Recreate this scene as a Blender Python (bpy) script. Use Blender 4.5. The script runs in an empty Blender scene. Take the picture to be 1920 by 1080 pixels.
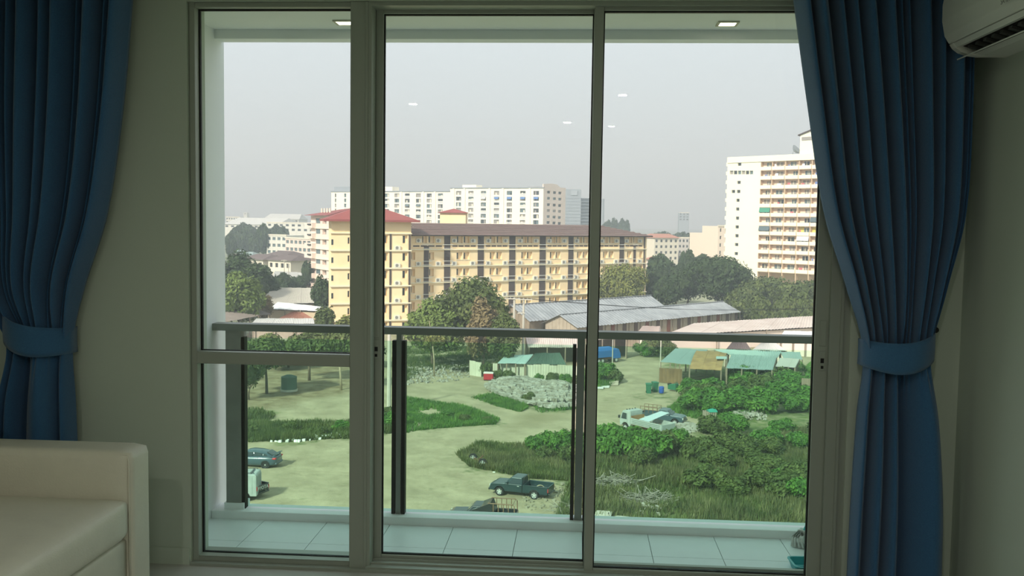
import bpy, bmesh, math, random
from mathutils import Vector, Matrix, noise
random.seed(7)
SC = bpy.context.scene
COL = SC.collection
PI = math.pi

# ------------------------------------------------------------------ camera
F_PX = 1800.0
PITCH, YAW, ROLL = math.radians(3.947), math.radians(3.874), math.radians(.828)
EYE = Vector((0, 0, 1.55))
fw = Vector((-math.sin(YAW) * math.cos(PITCH), math.cos(YAW) * math.cos(PITCH), -math.sin(PITCH)))
rt0 = Vector((math.cos(YAW), math.sin(YAW), 0))
up0 = rt0.cross(fw)
rt = rt0 * math.cos(ROLL) + up0 * math.sin(ROLL)
up = up0 * math.cos(ROLL) - rt0 * math.sin(ROLL)
cam = bpy.data.cameras.new('camera')
cam.sensor_width = 36
cam.lens = F_PX / 1920 * 36
cam.clip_end = 9000
cam.clip_start = .05
cam_o = bpy.data.objects.new('camera', cam)
COL.objects.link(cam_o)
cam_o.matrix_world = Matrix(((rt.x, up.x, -fw.x, EYE.x), (rt.y, up.y, -fw.y, EYE.y), (rt.z, up.z, -fw.z, EYE.z), (0, 0, 0, 1)))
SC.camera = cam_o

# ------------------------------------------------------------------ light and exposure
SC.view_settings.view_transform = 'Standard'
SC.view_settings.look = 'None'
SC.view_settings.gamma = 1
SC.view_settings.use_curve_mapping = False
SC.view_settings.exposure = 0.5
ROOM_W = 7.0          # watts of each room lamp
w = bpy.data.worlds.new('hazy_sky')
SC.world = w
w.use_nodes = True
nt = w.node_tree
bg = nt.nodes['Background']
tc = nt.nodes.new('ShaderNodeTexCoord')
sx = nt.nodes.new('ShaderNodeSeparateXYZ')
rp = nt.nodes.new('ShaderNodeValToRGB')
nt.links.new(tc.outputs['Generated'], sx.inputs[0])
nt.links.new(sx.outputs['Z'], rp.inputs[0])
rp.color_ramp.elements[0].position = 0
rp.color_ramp.elements[0].color = (.50, .555, .60, 1)
rp.color_ramp.elements[1].position = .25
rp.color_ramp.elements[1].color = (.68, .74, .785, 1)
nt.links.new(rp.outputs[0], bg.inputs[0])
bg.inputs[1].default_value = 1.0
sun = bpy.data.lights.new('sun_offscreen', 'SUN')
sun.energy = 4.5
sun.angle = math.radians(4)
sun.color = (1, .93, .82)
sun_o = bpy.data.objects.new('sun_offscreen', sun)
COL.objects.link(sun_o)
sun_o.rotation_euler = Vector((.42, .72, -.60)).to_track_quat('-Z', 'Y').to_euler()

# ------------------------------------------------------------------ helpers
GZ = -19.5          # level of the ground outside, the flat is on the seventh floor


def ray(px, py):
    return rt * ((px - 960) / F_PX) + up * ((540 - py) / F_PX) + fw


def aY(px, py, Y):
    d = ray(px, py)
    return EYE + d * (Y / d.y)


def aZ(px, py, Z=GZ):
    d = ray(px, py)
    return EYE + d * ((Z - EYE.z) / d.z)


MATS = {}


def mat(name, col, rough=.7, var=0.0, vscale=3.0, metal=0.0, bump=0.0, bscale=40.0, col2=None, spec=.3, sheen=0, emit=0, coat=0):
    """procedural principled material: colour, with noise variation towards col2 and a fine relief"""
    if name in MATS:
        return MATS[name]
    m = bpy.data.materials.new(name)
    m.use_nodes = True
    n = m.node_tree
    b = n.nodes['Principled BSDF']
    b.inputs['Base Color'].default_value = (*col, 1)
    b.inputs['Roughness'].default_value = rough
    b.inputs['Metallic'].default_value = metal
    b.inputs['Specular IOR Level'].default_value = spec
    if sheen:
        b.inputs['Sheen Weight'].default_value = sheen
    if coat:
        b.inputs['Coat Weight'].default_value = coat
    if emit:
        b.inputs['Emission Color'].default_value = (*col, 1)
        b.inputs['Emission Strength'].default_value = emit
    if var or bump or col2:
        t = n.nodes.new('ShaderNodeTexCoord')
        if var or col2:
            c2 = col2 or tuple(max(0, c * (1 - var)) for c in col)
            no = n.nodes.new('ShaderNodeTexNoise')
            no.inputs['Scale'].default_value = vscale
            no.inputs['Detail'].default_value = 6
            no.inputs['Roughness'].default_value = .65
            r = n.nodes.new('ShaderNodeValToRGB')
            r.color_ramp.elements[0].position = .35
            r.color_ramp.elements[1].position = .65
            r.color_ramp.elements[0].color = (*c2, 1)
            r.color_ramp.elements[1].color = (*col, 1)
            n.links.new(t.outputs['Object'], no.inputs['Vector'])
            n.links.new(no.outputs['Fac'], r.inputs[0])
            n.links.new(r.outputs[0], b.inputs['Base Color'])
        if bump:
            n2 = n.nodes.new('ShaderNodeTexNoise')
            n2.inputs['Scale'].default_value = bscale
            n2.inputs['Detail'].default_value = 3
            bp = n.nodes.new('ShaderNodeBump')
            bp.inputs['Strength'].default_value = bump
            bp.inputs['Distance'].default_value = .01
            n.links.new(t.outputs['Object'], n2.inputs['Vector'])
            n.links.new(n2.outputs['Fac'], bp.inputs['Height'])
            n.links.new(bp.outputs[0], b.inputs['Normal'])
    MATS[name] = m
    return m


def glass_mat(name, tint, refl=.06, rough=0.0):
    """thin pane: tinted transmission with a faint mirror"""
    m = bpy.data.materials.new(name)
    m.use_nodes = True
    n = m.node_tree
    n.nodes.clear()
    o = n.nodes.new('ShaderNodeOutputMaterial')
    tr = n.nodes.new('ShaderNodeBsdfTransparent')
    tr.inputs[0].default_value = (*tint, 1)
    gl = n.nodes.new('ShaderNodeBsdfGlossy')
    gl.inputs['Roughness'].default_value = rough
    mx = n.nodes.new('ShaderNodeMixShader')
    mx.inputs[0].default_value = refl
    n.links.new(tr.outputs[0], mx.inputs[1])
    n.links.new(gl.outputs[0], mx.inputs[2])
    n.links.new(mx.outputs[0], o.inputs[0])
    return m


def tag(o, label=None, cat=None, group=None, kind=None):
    if label:
        o['label'] = label
    if cat:
        o['category'] = cat
    if group:
        o['group'] = group
    if kind:
        o['kind'] = kind
    return o


def emp(name, loc=(0, 0, 0), rz=0, label=None, cat=None, group=None, kind=None):
    o = bpy.data.objects.new(name, None)
    o.empty_display_size = .1
    COL.objects.link(o)
    o.location = loc
    o.rotation_euler = (0, 0, rz)
    return tag(o, label, cat, group, kind)


def put(name, me, parent=None, loc=(0, 0, 0), rot=(0, 0, 0), scale=(1, 1, 1)):
    o = bpy.data.objects.new(name, me)
    COL.objects.link(o)
    o.location = loc
    o.rotation_euler = rot
    o.scale = scale
    o.parent = parent
    return o


class MB:
    """collects shapes for one mesh"""

    def __init__(s, off=(0, 0, 0)):
        s.v, s.f, s.off = [], [], Vector(off)

    def poly(s, pts, faces):
        k = len(s.v)
        s.v += [Vector(p) - s.off for p in pts]
        s.f += [[i + k for i in f] for f in faces]
        return s

    def box(s, x0, x1, y0, y1, z0, z1):
        return s.poly([(x, y, z) for z in (z0, z1) for x, y in ((x0, y0), (x1, y0), (x1, y1), (x0, y1))],
                      [(0, 3, 2, 1), (4, 5, 6, 7), (0, 1, 5, 4), (1, 2, 6, 5), (2, 3, 7, 6), (3, 0, 4, 7)])

    def prism(s, pts, vec):
        """planar polygon (3D points) swept along vec"""
        n = len(pts)
        vec = Vector(vec)
        P = [Vector(p) for p in pts]
        nor = Vector((0, 0, 0))
        for i in range(n):
            nor += P[i].cross(P[(i + 1) % n])
        if nor.dot(vec) > 0:
            P.reverse()
        fs = [list(range(n)), [2 * n - 1 - i for i in range(n)]]
        for i in range(n):
            j = (i + 1) % n
            fs.append((j, i, i + n, j + n))
        return s.poly(P + [p + vec for p in P], fs)

    def bar(s, a, b, w, h=None, upv=(0, 0, 1)):
        """rectangular bar from a to b"""
        a, b = Vector(a), Vector(b)
        h = h or w
        d = (b - a).normalized()
        u = Vector(upv)
        if abs(d.dot(u)) > .98:
            u = Vector((0, 1, 0))
        r = d.cross(u).normalized()
        u = r.cross(d)
        q = [r * (w / 2) * i + u * (h / 2) * j for i, j in ((-1, -1), (1, -1), (1, 1), (-1, 1))]
        return s.prism([a + k for k in q], b - a)

    def cyl(s, a, b, r, n=12, r2=None, cap=True):
        a, b = Vector(a), Vector(b)
        r2 = r if r2 is None else r2
        d = (b - a).normalized()
        u = Vector((0, 0, 1)) if abs(d.z) < .9 else Vector((1, 0, 0))
        x = d.cross(u).normalized()
        y = d.cross(x)
        p, fs = [], []
        for i in range(n):
            t = 2 * PI * i / n
            e = x * math.cos(t) + y * math.sin(t)
            p += [a + e * r, b + e * r2]
        for i in range(n):
            j = (i + 1) % n
            fs.append((2 * i, 2 * i + 1, 2 * j + 1, 2 * j))
        if cap:
            fs.append([2 * i for i in range(n)])
            fs.append([2 * i + 1 for i in range(n)][::-1])
        return s.poly(p, fs)

    def tube(s, pts, r, n=6, rs=None):
        P = [Vector(p) for p in pts]
        k = len(P)
        vs, fs = [], []
        for i in range(k):
            d = (P[min(i + 1, k - 1)] - P[max(i - 1, 0)]).normalized()
            u = Vector((0, 0, 1)) if abs(d.z) < .9 else Vector((1, 0, 0))
            x = d.cross(u).normalized()
            y = d.cross(x)
            rr = rs[i] if rs else r
            for j in range(n):
                t = 2 * PI * j / n
                vs.append(P[i] + (x * math.cos(t) + y * math.sin(t)) * rr)
        for i in range(k - 1):
            for j in range(n):
                q = (j + 1) % n
                fs.append((i * n + j, (i + 1) * n + j, (i + 1) * n + q, i * n + q))
        fs.append(list(range(n)))
        fs.append([(k - 1) * n + j for j in range(n)][::-1])
        return s.poly(vs, fs)

    def loft(s, secs, close=True, caps=True):
        """secs: list of point loops with equal counts"""
        n = len(secs[0])
        vs = [p for q in secs for p in q]
        fs = []
        for i in range(len(secs) - 1):
            for j in range(n if close else n - 1):
                k = (j + 1) % n
                fs.append((i * n + j, i * n + k, (i + 1) * n + k, (i + 1) * n + j))
        if caps:
            fs.append(list(range(n))[::-1])
            fs.append([(len(secs) - 1) * n + j for j in range(n)])
        return s.poly(vs, fs)

    def sheet(s, a, b, c, d, nx, amp, thick=.03):
        """corrugated sheet over quad a b c d: ridges run from the ab edge to the dc edge"""
        a, b, c, d = map(Vector, (a, b, c, d))
        nor = (b - a).cross(d - a).normalized()
        vs, fs = [], []
        for side in (1, 0):
            for i in range(nx + 1):
                t = i / nx
                h = nor * ((amp if i % 2 else -amp) - (0 if side else thick))
                vs += [a.lerp(b, t) + h, d.lerp(c, t) + h]
        m = 2 * (nx + 1)
        for i in range(nx):
            q = 2 * i
            fs.append((q, q + 2, q + 3, q + 1))
            fs.append((m + q + 1, m + q + 3, m + q + 2, m + q))
            fs.append((q, m + q, m + q + 2, q + 2))
            fs.append((q + 3, m + q + 3, m + q + 1, q + 1))
        fs.append((0, 1, m + 1, m))
        fs.append((2 * nx + 1, 2 * nx, m + 2 * nx, m + 2 * nx + 1))
        return s.poly(vs, fs)

    def mesh(s, name, m, smooth=False):
        me = bpy.data.meshes.new(name)
        me.from_pydata([tuple(v) for v in s.v], [], s.f)
        me.materials.append(m if not isinstance(m, str) else MATS[m])
        if smooth:
            me.polygons.foreach_set('use_smooth', [True] * len(me.polygons))
        me.update()
        return me

    def build(s, name, m, parent=None, smooth=False, loc=(0, 0, 0), rot=(0, 0, 0)):
        return put(name, s.mesh(name, m, smooth), parent, loc, rot)


def bx(name, m, parent, x0, x1, y0, y1, z0, z1, bev=0):
    o = MB().box(x0, x1, y0, y1, z0, z1).build(name, m, parent)
    if bev:
        bevel_mesh(o.data, bev)
    return o


def bevel_mesh(me, w, seg=2):
    b = bmesh.new()
    b.from_mesh(me)
    bmesh.ops.bevel(b, geom=b.edges[:], offset=w, segments=seg, affect='EDGES', profile=.5, clamp_overlap=True)
    b.to_mesh(me)
    b.free()


def rbox(cx, cy, cz, sx_, sy_, sz_, r, n=9, bulge=(0, 0, 0)):
    """soft rounded box as an MB; bulge crowns each pair of faces"""
    hs = (sx_ / 2, sy_ / 2, sz_ / 2)
    t = [-1 + 2 * i / n for i in range(n + 1)]
    t = [math.copysign(abs(a) ** .6, a) if a else 0 for a in t]
    vs, fs, idx = [], [], {}

    def vid(p):
        k = tuple(round(c, 5) for c in p)
        if k not in idx:
            idx[k] = len(vs)
            q = Vector([p[i] * hs[i] for i in range(3)])
            inn = Vector([max(-hs[i] + r, min(hs[i] - r, q[i])) for i in range(3)])
            d = q - inn
            q = inn + d.normalized() * r if d.length > 1e-6 else q
            for i in range(3):
                a, b = [j for j in range(3) if j != i]
                if bulge[i] and abs(p[i]) > .999:
                    q[i] += math.copysign(bulge[i] * (1 - p[a] ** 2) * (1 - p[b] ** 2), p[i])
            vs.append((q.x + cx, q.y + cy, q.z + cz))
        return idx[k]
    for ax in range(3):
        for sgn in (-1, 1):
            for i in range(n):
                for j in range(n):
                    q = []
                    for a, b in ((i, j), (i + 1, j), (i + 1, j + 1), (i, j + 1)):
                        p = [0, 0, 0]
                        p[ax] = sgn
                        p[(ax + 1) % 3] = t[a]
                        p[(ax + 2) % 3] = t[b]
                        q.append(vid(p))
                    fs.append(q if sgn > 0 else q[::-1])
    return MB().poly(vs, fs)


def text_mesh(txt, size, m, name, depth=.0):
    cu = bpy.data.curves.new(name, 'FONT')
    cu.body = txt
    cu.size = size
    cu.extrude = depth
    cu.align_x = 'LEFT'
    o = bpy.data.objects.new(name, cu)
    COL.objects.link(o)
    dg = bpy.context.evaluated_depsgraph_get()
    me = bpy.data.meshes.new_from_object(o.evaluated_get(dg))
    bpy.data.objects.remove(o)
    me.materials.clear()
    me.materials.append(m)
    return me

# ------------------------------------------------------------------ interior materials
M_WALL = mat('wall_paint', (.54, .60, .51), .75, bump=.08, bscale=260)
M_CEIL = mat('ceiling_paint', (.68, .70, .64), .8)
M_FLOOR = mat('floor_tile', (.52, .51, .47), .35, var=.1, vscale=2)
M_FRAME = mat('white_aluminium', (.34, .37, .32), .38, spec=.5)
M_BLACK = mat('black_rubber', (.01, .01, .01), .6)
M_CURT = mat('blue_woven_fabric', (.042, .135, .285), .9, var=.18, vscale=160, bump=.35, bscale=420, sheen=.3)
M_CURT2 = mat('blue_band_fabric', (.05, .15, .30), .9, var=.15, vscale=160, bump=.3, bscale=420, sheen=.3)
M_LEATHER = mat('cream_leather', (.74, .71, .60), .42, var=.06, vscale=8, bump=.12, bscale=150, spec=.4)
M_PLAST = mat('white_plastic', (.74, .76, .70), .35, spec=.5)
M_DARK = mat('dark_plastic', (.012, .012, .012), .5)
M_PANE = glass_mat('door_glass', (.945, .975, .985), .03)
M_RGLASS = glass_mat('green_tinted_glass', (.80, .955, .875), .03)

X0, X1, YB, YW, ZC = -2.75, 1.60, -2.6, 4.10, 2.505


def struct(o):
    o['kind'] = 'structure'
    return o


struct(MB().box(X0 - .15, X1 + .15, YB - .15, YW + .2, -.2, 0).build('floor', M_FLOOR))
struct(MB().box(X0 - .15, X1 + .15, YB - .15, YW + .2, ZC, ZC + .3).build('ceiling', M_CEIL))
struct(MB().box(X0 - .15, X0, YB - .15, YW + .2, 0, ZC).build('wall_left', M_WALL))
struct(MB().box(X1, X1 + .15, YB - .15, YW + .2, 0, ZC).build('wall_right', M_WALL))
struct(MB().box(X0, X1, YB - .15, YB, 0, ZC).build('wall_back', M_WALL))
WL, WR, WT = -1.70, 1.15, 2.478
struct(MB().box(X0, WL, YW, YW + .2, 0, ZC).box(WR, X1, YW, YW + .2, 0, ZC).box(WL, WR, YW, YW + .2, WT, ZC).build('wall_front', M_WALL))
bbx = aY(357, 1050, YW).x
struct(MB().box(X0, bbx, YW - .012, YW, 0, .075).build('baseboard_front', M_WALL))
struct(MB().box(X1 - .012, X1, YB, YW, 0, .075).build('baseboard_right', M_WALL))
# threshold under the glazing
struct(MB().box(WL, WR, YW - .02, YW + .2, 0, .012).build('trim_1', M_FRAME))

# ------------------------------------------------------------------ fixed two-light window beside the sliding door
g = emp('window_1', (0, 0, 0), kind='structure', label='white framed fixed window of two lights beside the sliding door', cat='window')
FY0, FY1 = 4.12, 4.20


def X(px, Y=FY0, py=560):
    return aY(px, py, Y).x


def Z(px, py, Y=FY0):
    return aY(px, py, Y).z


xa, xb = WL, X(657)
xc = X(690)
zt0, zt1 = Z(500, 684), Z(500, 663)
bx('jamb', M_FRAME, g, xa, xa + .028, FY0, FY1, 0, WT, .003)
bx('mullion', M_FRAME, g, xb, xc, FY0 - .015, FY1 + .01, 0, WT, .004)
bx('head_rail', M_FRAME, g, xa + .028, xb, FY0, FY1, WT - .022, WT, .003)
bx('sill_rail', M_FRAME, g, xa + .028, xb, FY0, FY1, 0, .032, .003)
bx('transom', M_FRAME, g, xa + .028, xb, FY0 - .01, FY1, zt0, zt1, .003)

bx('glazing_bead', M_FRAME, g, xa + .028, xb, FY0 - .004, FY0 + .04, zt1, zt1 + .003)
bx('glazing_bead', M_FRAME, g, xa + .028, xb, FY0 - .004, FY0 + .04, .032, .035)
bx('glazing_bead', M_FRAME, g, xa + .006, xa + .028, FY0 - .004, FY0, .035, WT - .022)


def pane(parent, x0, x1, y, z0, z1, gw=.006):
    MB().box(x0, x1, y - .003, y + .003, z0, z1).build('pane', M_PANE, parent)
    for nm, a in (('gasket', (x0, x0 + gw, z0, z1)), ('gasket', (x1 - gw, x1, z0, z1)), ('gasket', (x0 + gw, x1 - gw, z0, z0 + gw)), ('gasket', (x0 + gw, x1 - gw, z1 - gw, z1))):
        bx(nm, M_BLACK, parent, a[0], a[1], y - .008, y + .008, a[2], a[3])


pane(g, xa + .028, xb, FY0 + .05, zt1, WT - .022)
pane(g, xa + .028, xb, FY0 + .05, .032, zt0)

# ------------------------------------------------------------------ sliding door
fr = emp('door_frame', (0, 0, 0), kind='structure', label='white aluminium frame around the sliding glass doors', cat='door frame')
DL, DR = xc, X(1578, 4.12)
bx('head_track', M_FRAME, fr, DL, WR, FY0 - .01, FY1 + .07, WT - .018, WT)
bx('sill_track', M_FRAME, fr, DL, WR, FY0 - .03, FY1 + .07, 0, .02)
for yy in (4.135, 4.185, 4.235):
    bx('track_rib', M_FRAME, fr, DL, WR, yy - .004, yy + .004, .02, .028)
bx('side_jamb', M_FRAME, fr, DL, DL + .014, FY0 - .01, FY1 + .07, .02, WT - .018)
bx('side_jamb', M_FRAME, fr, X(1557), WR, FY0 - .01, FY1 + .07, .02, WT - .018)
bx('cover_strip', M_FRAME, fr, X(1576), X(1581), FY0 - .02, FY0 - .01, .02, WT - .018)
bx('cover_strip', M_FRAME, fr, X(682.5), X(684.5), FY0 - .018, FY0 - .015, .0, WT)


def sash(name, x0, x1, s0, s1, y0, y1, zb, zr, zt, lock_x, label):
    s = emp(name, (0, 0, 0), kind='structure', label=label, cat='door')
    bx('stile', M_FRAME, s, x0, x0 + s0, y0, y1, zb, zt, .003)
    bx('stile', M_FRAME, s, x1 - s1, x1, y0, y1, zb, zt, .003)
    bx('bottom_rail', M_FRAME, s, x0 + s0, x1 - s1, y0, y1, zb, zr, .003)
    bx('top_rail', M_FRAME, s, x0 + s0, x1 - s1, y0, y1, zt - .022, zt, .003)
    pane(s, x0 + s0, x1 - s1, (y0 + y1) / 2, zr, zt - .022, .005)
    if lock_x is not None:
        lx, z1_, z2_ = lock_x
        h = bx('pull_handle', M_FRAME, s, lx - .014, lx + .014, y0 - .004, y0, z1_ - .055, z1_ + .055, .002)
        bx('finger_recess', M_FRAME, h, lx - .009, lx + .009, y0 - .0055, y0 - .004, z1_ - .045, z1_ + .03, .0005)
        k = bx('lock_plate', M_FRAME, s, lx - .012, lx + .012, y0 - .004, y0, z2_ - .042, z2_ + .042, .002)
        bx('lock_slot', M_DARK, k, lx - .007, lx + .007, y0 - .006, y0 - .004, z2_ - .008, z2_ + .012)
        bx('lock_latch', M_DARK, k, lx - .005, lx + .005, y0 - .009, y0 - .004, z2_ - .032, z2_ - .02)
    return s


# outer sash (left), inner sash (right)
Ya, Yb = 4.195, 4.135
xl = DL + .014
x_g = X(717, Ya, 500)
xr = X(1124, Ya, 500)
zr1 = Z(900, 1047, Ya)
sash('door_1', xl, xr, x_g - xl, .045, Ya, Ya + .04, .022, zr1, WT - .012, (X(706, Ya, 610), Z(706, 610, Ya), Z(706, 655, Ya)), 'sliding glass door beside the fixed window, on the outer track')
xl2 = X(1106, Yb, 500)
xg2 = X(1123, Yb, 500)
xr2 = X(1557, Yb, 540)
xg3 = X(1531, Yb, 540)
zr2 = Z(1300, 1073, Yb)
sash('door_2', xl2, xr2, xg2 - xl2, xr2 - xg3, Yb, Yb + .04, .022, max(zr2, .03), WT - .012, (X(1543, Yb, 625), Z(1543, 625, Yb), Z(1541, 677, Yb)), 'sliding glass door next to the curtain under the air conditioner')

# ------------------------------------------------------------------ curtains


def curtain(name, prof, nf, seed, yc, amp, label, grp, tie_z, zt, zb, nlow=5):
    """prof: list of (z, xl, xr) sorted from the top down"""
    rnd = random.Random(seed)
    root = emp(name, ((prof[-1][1] + prof[-1][2]) / 2, yc, 0), label=label, cat='curtain', group=grp)
    off = root.location
    NU, NV = 260, 90

    def folds(m):
        ws = [rnd.choice((.5, .7, 1, 1.3, 1.9)) for _ in range(m)]
        tot = sum(ws)
        ed = [0]
        for a in ws:
            ed.append(ed[-1] + a / tot)
        ed[-1] = 1.0001
        return ed, [min(1.25, .55 + .45 * w_) for w_ in ws], [rnd.uniform(-1, 1) for _ in ws]

    top, low = folds(nf), folds(nlow)

    def fold(u, F_):
        ed, am, ph = F_
        k = max(q for q in range(len(am)) if ed[q] <= u)
        t = (u - ed[k]) / (ed[k + 1] - ed[k])
        # rounded ridge leaning to one side, tight valley between ridges
        t2 = t ** (1.0 + .35 * ph[k])
        return am[k] * max(0, math.sin(PI * t2)) ** 1.15, -math.sin(2 * PI * t) * (ed[k + 1] - ed[k])

    # smooth outline through the profile points
    zs_ = [p[0] for p in prof]

    def hermite(c, z):
        k = 0
        while k < len(prof) - 2 and z < zs_[k + 1]:
            k += 1
        def m(i):
            if i == 0 or i == len(prof) - 1:
                a, b_ = (0, 1) if i == 0 else (i - 1, i)
            else:
                a, b_ = i - 1, i + 1
            return (prof[b_][c] - prof[a][c]) / (zs_[b_] - zs_[a])
        h = zs_[k + 1] - zs_[k]
        t = (z - zs_[k]) / h
        t = min(1, max(0, t))
        return ((2 * t ** 3 - 3 * t * t + 1) * prof[k][c] + (t ** 3 - 2 * t * t + t) * h * m(k) + (3 * t * t - 2 * t ** 3) * prof[k + 1][c] + (t ** 3 - t * t) * h * m(k + 1))

    vs, fs = [], []
    for j in range(NV + 1):
        z = zt + (zb - zt) * j / NV
        xl_, xr_ = hermite(1, z), hermite(2, z)
        near = math.exp(-((z - tie_z) / .20) ** 2)
        mixl = 1 / (1 + math.exp((z - tie_z) / .05))       # 0 above the band, 1 below it
        for i in range(NU + 1):
            u = i / NU
            (d1, s1_), (d2, s2_) = fold(u, top), fold(u, low)
            d = d1 * (1 - mixl) + d2 * mixl
            sh_ = .07 * (s1_ * (1 - mixl) + s2_ * mixl) * (1 - .5 * near)
            a_ = amp * (1 - .4 * near)
            y = yc + .5 * amp - a_ * d - near * .022 * math.sin(PI * u)
            y += .006 * math.sin(4 * z + 9 * u)
            vs.append((xl_ + (xr_ - xl_) * (u + sh_), y, z))
    for j in range(NV):
        for i in range(NU):
            a = j * (NU + 1) + i
            fs.append((a, a + NU + 1, a + NU + 2, a + 1))
    p = MB(off).poly(vs, fs).build('drape', M_CURT, root, True)
    sm = p.modifiers.new('cloth', 'SOLIDIFY')
    sm.thickness = .004
    return root


ZT = ZC - .012


def cx(px, py, Y=3.97):
    return aY(px, py, Y).x


def cz(py, px=1700, Y=3.97):
    return aY(px, py, Y).z


YL = 4.0
profL = [(ZC, -2.68, cx(246, 5, YL)), (cz(200, 200, YL), -2.67, cx(228, 200, YL)), (cz(400, 100, YL), -2.63, cx(196, 400, YL)), (cz(540, 100, YL), -2.585, cx(152, 540, YL)),
         (cz(640, 70, YL), cx(14, 640, YL), cx(131, 640, YL)), (cz(760, 70, YL), cx(4, 760, YL), cx(138, 760, YL)), (0.0, cx(-10, 1000, YL), cx(150, 1000, YL))]
tzL = cz(628, 70, YL)
cl = curtain('curtain', profL, 12, 3, YL - .035, .125, 'blue curtain tied back on the wall behind the sofa', 'blue tied-back curtains', tzL, ZT, .012, 4)
YR = 3.97
profR = [(ZC, cx(1487, 0), cx(1822, 0)), (cz(200), cx(1519, 200), cx(1818, 200)), (cz(400), cx(1549, 400), cx(1806, 400)), (cz(540), cx(1590, 540), cx(1772, 540)),
         (cz(660), cx(1622, 660), cx(1750, 660)), (cz(780), cx(1611, 780), cx(1759, 780)), (cz(950), cx(1600, 950), cx(1768, 950)), (0.0, cx(1592, 1080), cx(1768, 1080))]
tzR = cz(655)
cr = curtain('curtain', profR, 13, 11, YR - .025, .13, 'long blue curtain tied back in the corner below the air conditioner', 'blue tied-back curtains', tzR, ZT, .012, 4)


def tieback(root, pts_c, hw, yfront, yback, sag):
    """band round the gathered curtain: pts_c = (xl, zl), (xr, zr) of its centre line"""
    off = root.location
    (x0, z0), (x1, z1) = pts_c
    N = 40
    vs, fs = [], []
    for i in range(N + 1):
        t = i / N
        x = x0 + (x1 - x0) * t
        z = z0 + (z1 - z0) * t - sag * math.sin(PI * t)
        y = yback + (yfront - yback) * max(0, math.sin(PI * t)) ** .45
        h = hw * (.92 + .15 * math.sin(PI * t))
        for q in range(7):
            s_ = -1 + 2 * q / 6
            vs.append((x, y - .004 * (1 - s_ * s_), z + s_ * h))
    for i in range(N):
        for q in range(6):
            a = i * 7 + q
            fs.append((a, a + 7, a + 8, a + 1))
    p = MB(off).poly(vs, fs).build('tieback', M_CURT2, root, True)
    p['label'] = 'lighter blue fabric tieback band'
    sm = p.modifiers.new('cloth', 'SOLIDIFY')
    sm.thickness = .005
    sm.offset = 1
    return p


tieback(cl, ((cx(8, 605, YL), cz(606, 10, YL)), (cx(133, 650, YL), cz(638, 130, YL))), .061, YL - .12, YL + .05, .022)
tieback(cr, ((cx(1617, 660), cz(661, 1620)), (cx(1754, 640), cz(646, 1750))), .058, YR - .115, YR + .05, .026)
for root, px, py, Y in ((cl, 11, 590, YL), (cr, 1752, 618, YR)):
    p = aY(px, py, Y)
    h = MB(root.location).cyl((p.x, Y - .01, p.z), (p.x, YW + .001, p.z), .006, 10).cyl((p.x, Y - .018, p.z), (p.x, Y - .01, p.z), .012, 10).build('tieback_hook', M_DARK, root)
# curtain track along the ceiling
tr = emp('curtain_track', (0, 4.0, ZC), label='slim white curtain track under the ceiling above the windows', cat='curtain track')
MB(tr.location).box(X0 + .05, X1 - .05, 3.975, 4.025, ZC - .006, ZC).build('rail', M_PLAST, tr)

# ------------------------------------------------------------------ sofa
sf = emp('sofa', (-2.15, 2.6, 0), label='cream leather sofa with square arms in front of the blue curtain', cat='sofa')
O = sf.location


def soft(name, x0, x1, y0, y1, z0, z1, r, m=M_LEATHER, bulge=(0, 0, 0), parent=None, n=10):
    b = rbox((x0 + x1) / 2 - O.x, (y0 + y1) / 2 - O.y, (z0 + z1) / 2, x1 - x0, y1 - y0, z1 - z0, r, n, bulge)
    return b.build(name, m, parent or sf, True)


SF = aY(246, 870, 3.51).x
for ya in (3.51, 1.35):
    a = soft('arm', -2.62, SF, ya, ya + .17, .06, .652, .03)
    MB(O).tube([(SF - .012, ya + .004, .08), (SF - .012, ya + .004, .615), (SF - .02, ya + .012, .636), (-2.55, ya + .012, .640)], .004, 6).build('piping', M_LEATHER, a, True)
soft('backrest', -2.70, -2.42, 1.36, 3.67, .06, .86, .05)
soft('base', -2.45, SF - .02, 1.50, 3.53, .06, .315, .02)
soft('seat_cushion', -2.44, SF - .004, 2.52, 3.512, .315, .475, .035, bulge=(.012, .0, .03))
soft('seat_cushion', -2.44, SF - .004, 1.52, 2.515, .315, .475, .035, bulge=(.012, .0, .03))
soft('back_cushion', -2.46, -2.26, 2.52, 3.50, .47, .90, .07, bulge=(.03, 0, .02))
soft('back_cushion', -2.46, -2.26, 1.53, 2.515, .47, .90, .07, bulge=(.03, 0, .02))
for lx in (-2.6, SF - .08):
    for ly in (1.42, 3.6):
        MB(O).cyl((lx, ly, 0), (lx, ly, .07), .022, 12, .028).build('foot', M_DARK, sf)

# ------------------------------------------------------------------ air conditioner on the right wall
AY1, AY0, AZ0 = 3.80, 2.96, 2.198
ac = emp('air_conditioner', (X1, (AY0 + AY1) / 2, AZ0), label='white wall-mounted split air conditioner with open outlet', cat='air conditioner')
AX = X1


def acx(p, y):
    return (AX - p[0], y, AZ0 + p[1])


def ac_part(name, prof_, m_, y0=AY0, y1=AY1, bev=0):
    o_ = MB(ac.location).prism([acx(p, y0) for p in prof_], (0, y1 - y0, 0)).build(name, m_, ac)
    if bev:
        bevel_mesh(o_.data, bev, 2)
    return o_


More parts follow.
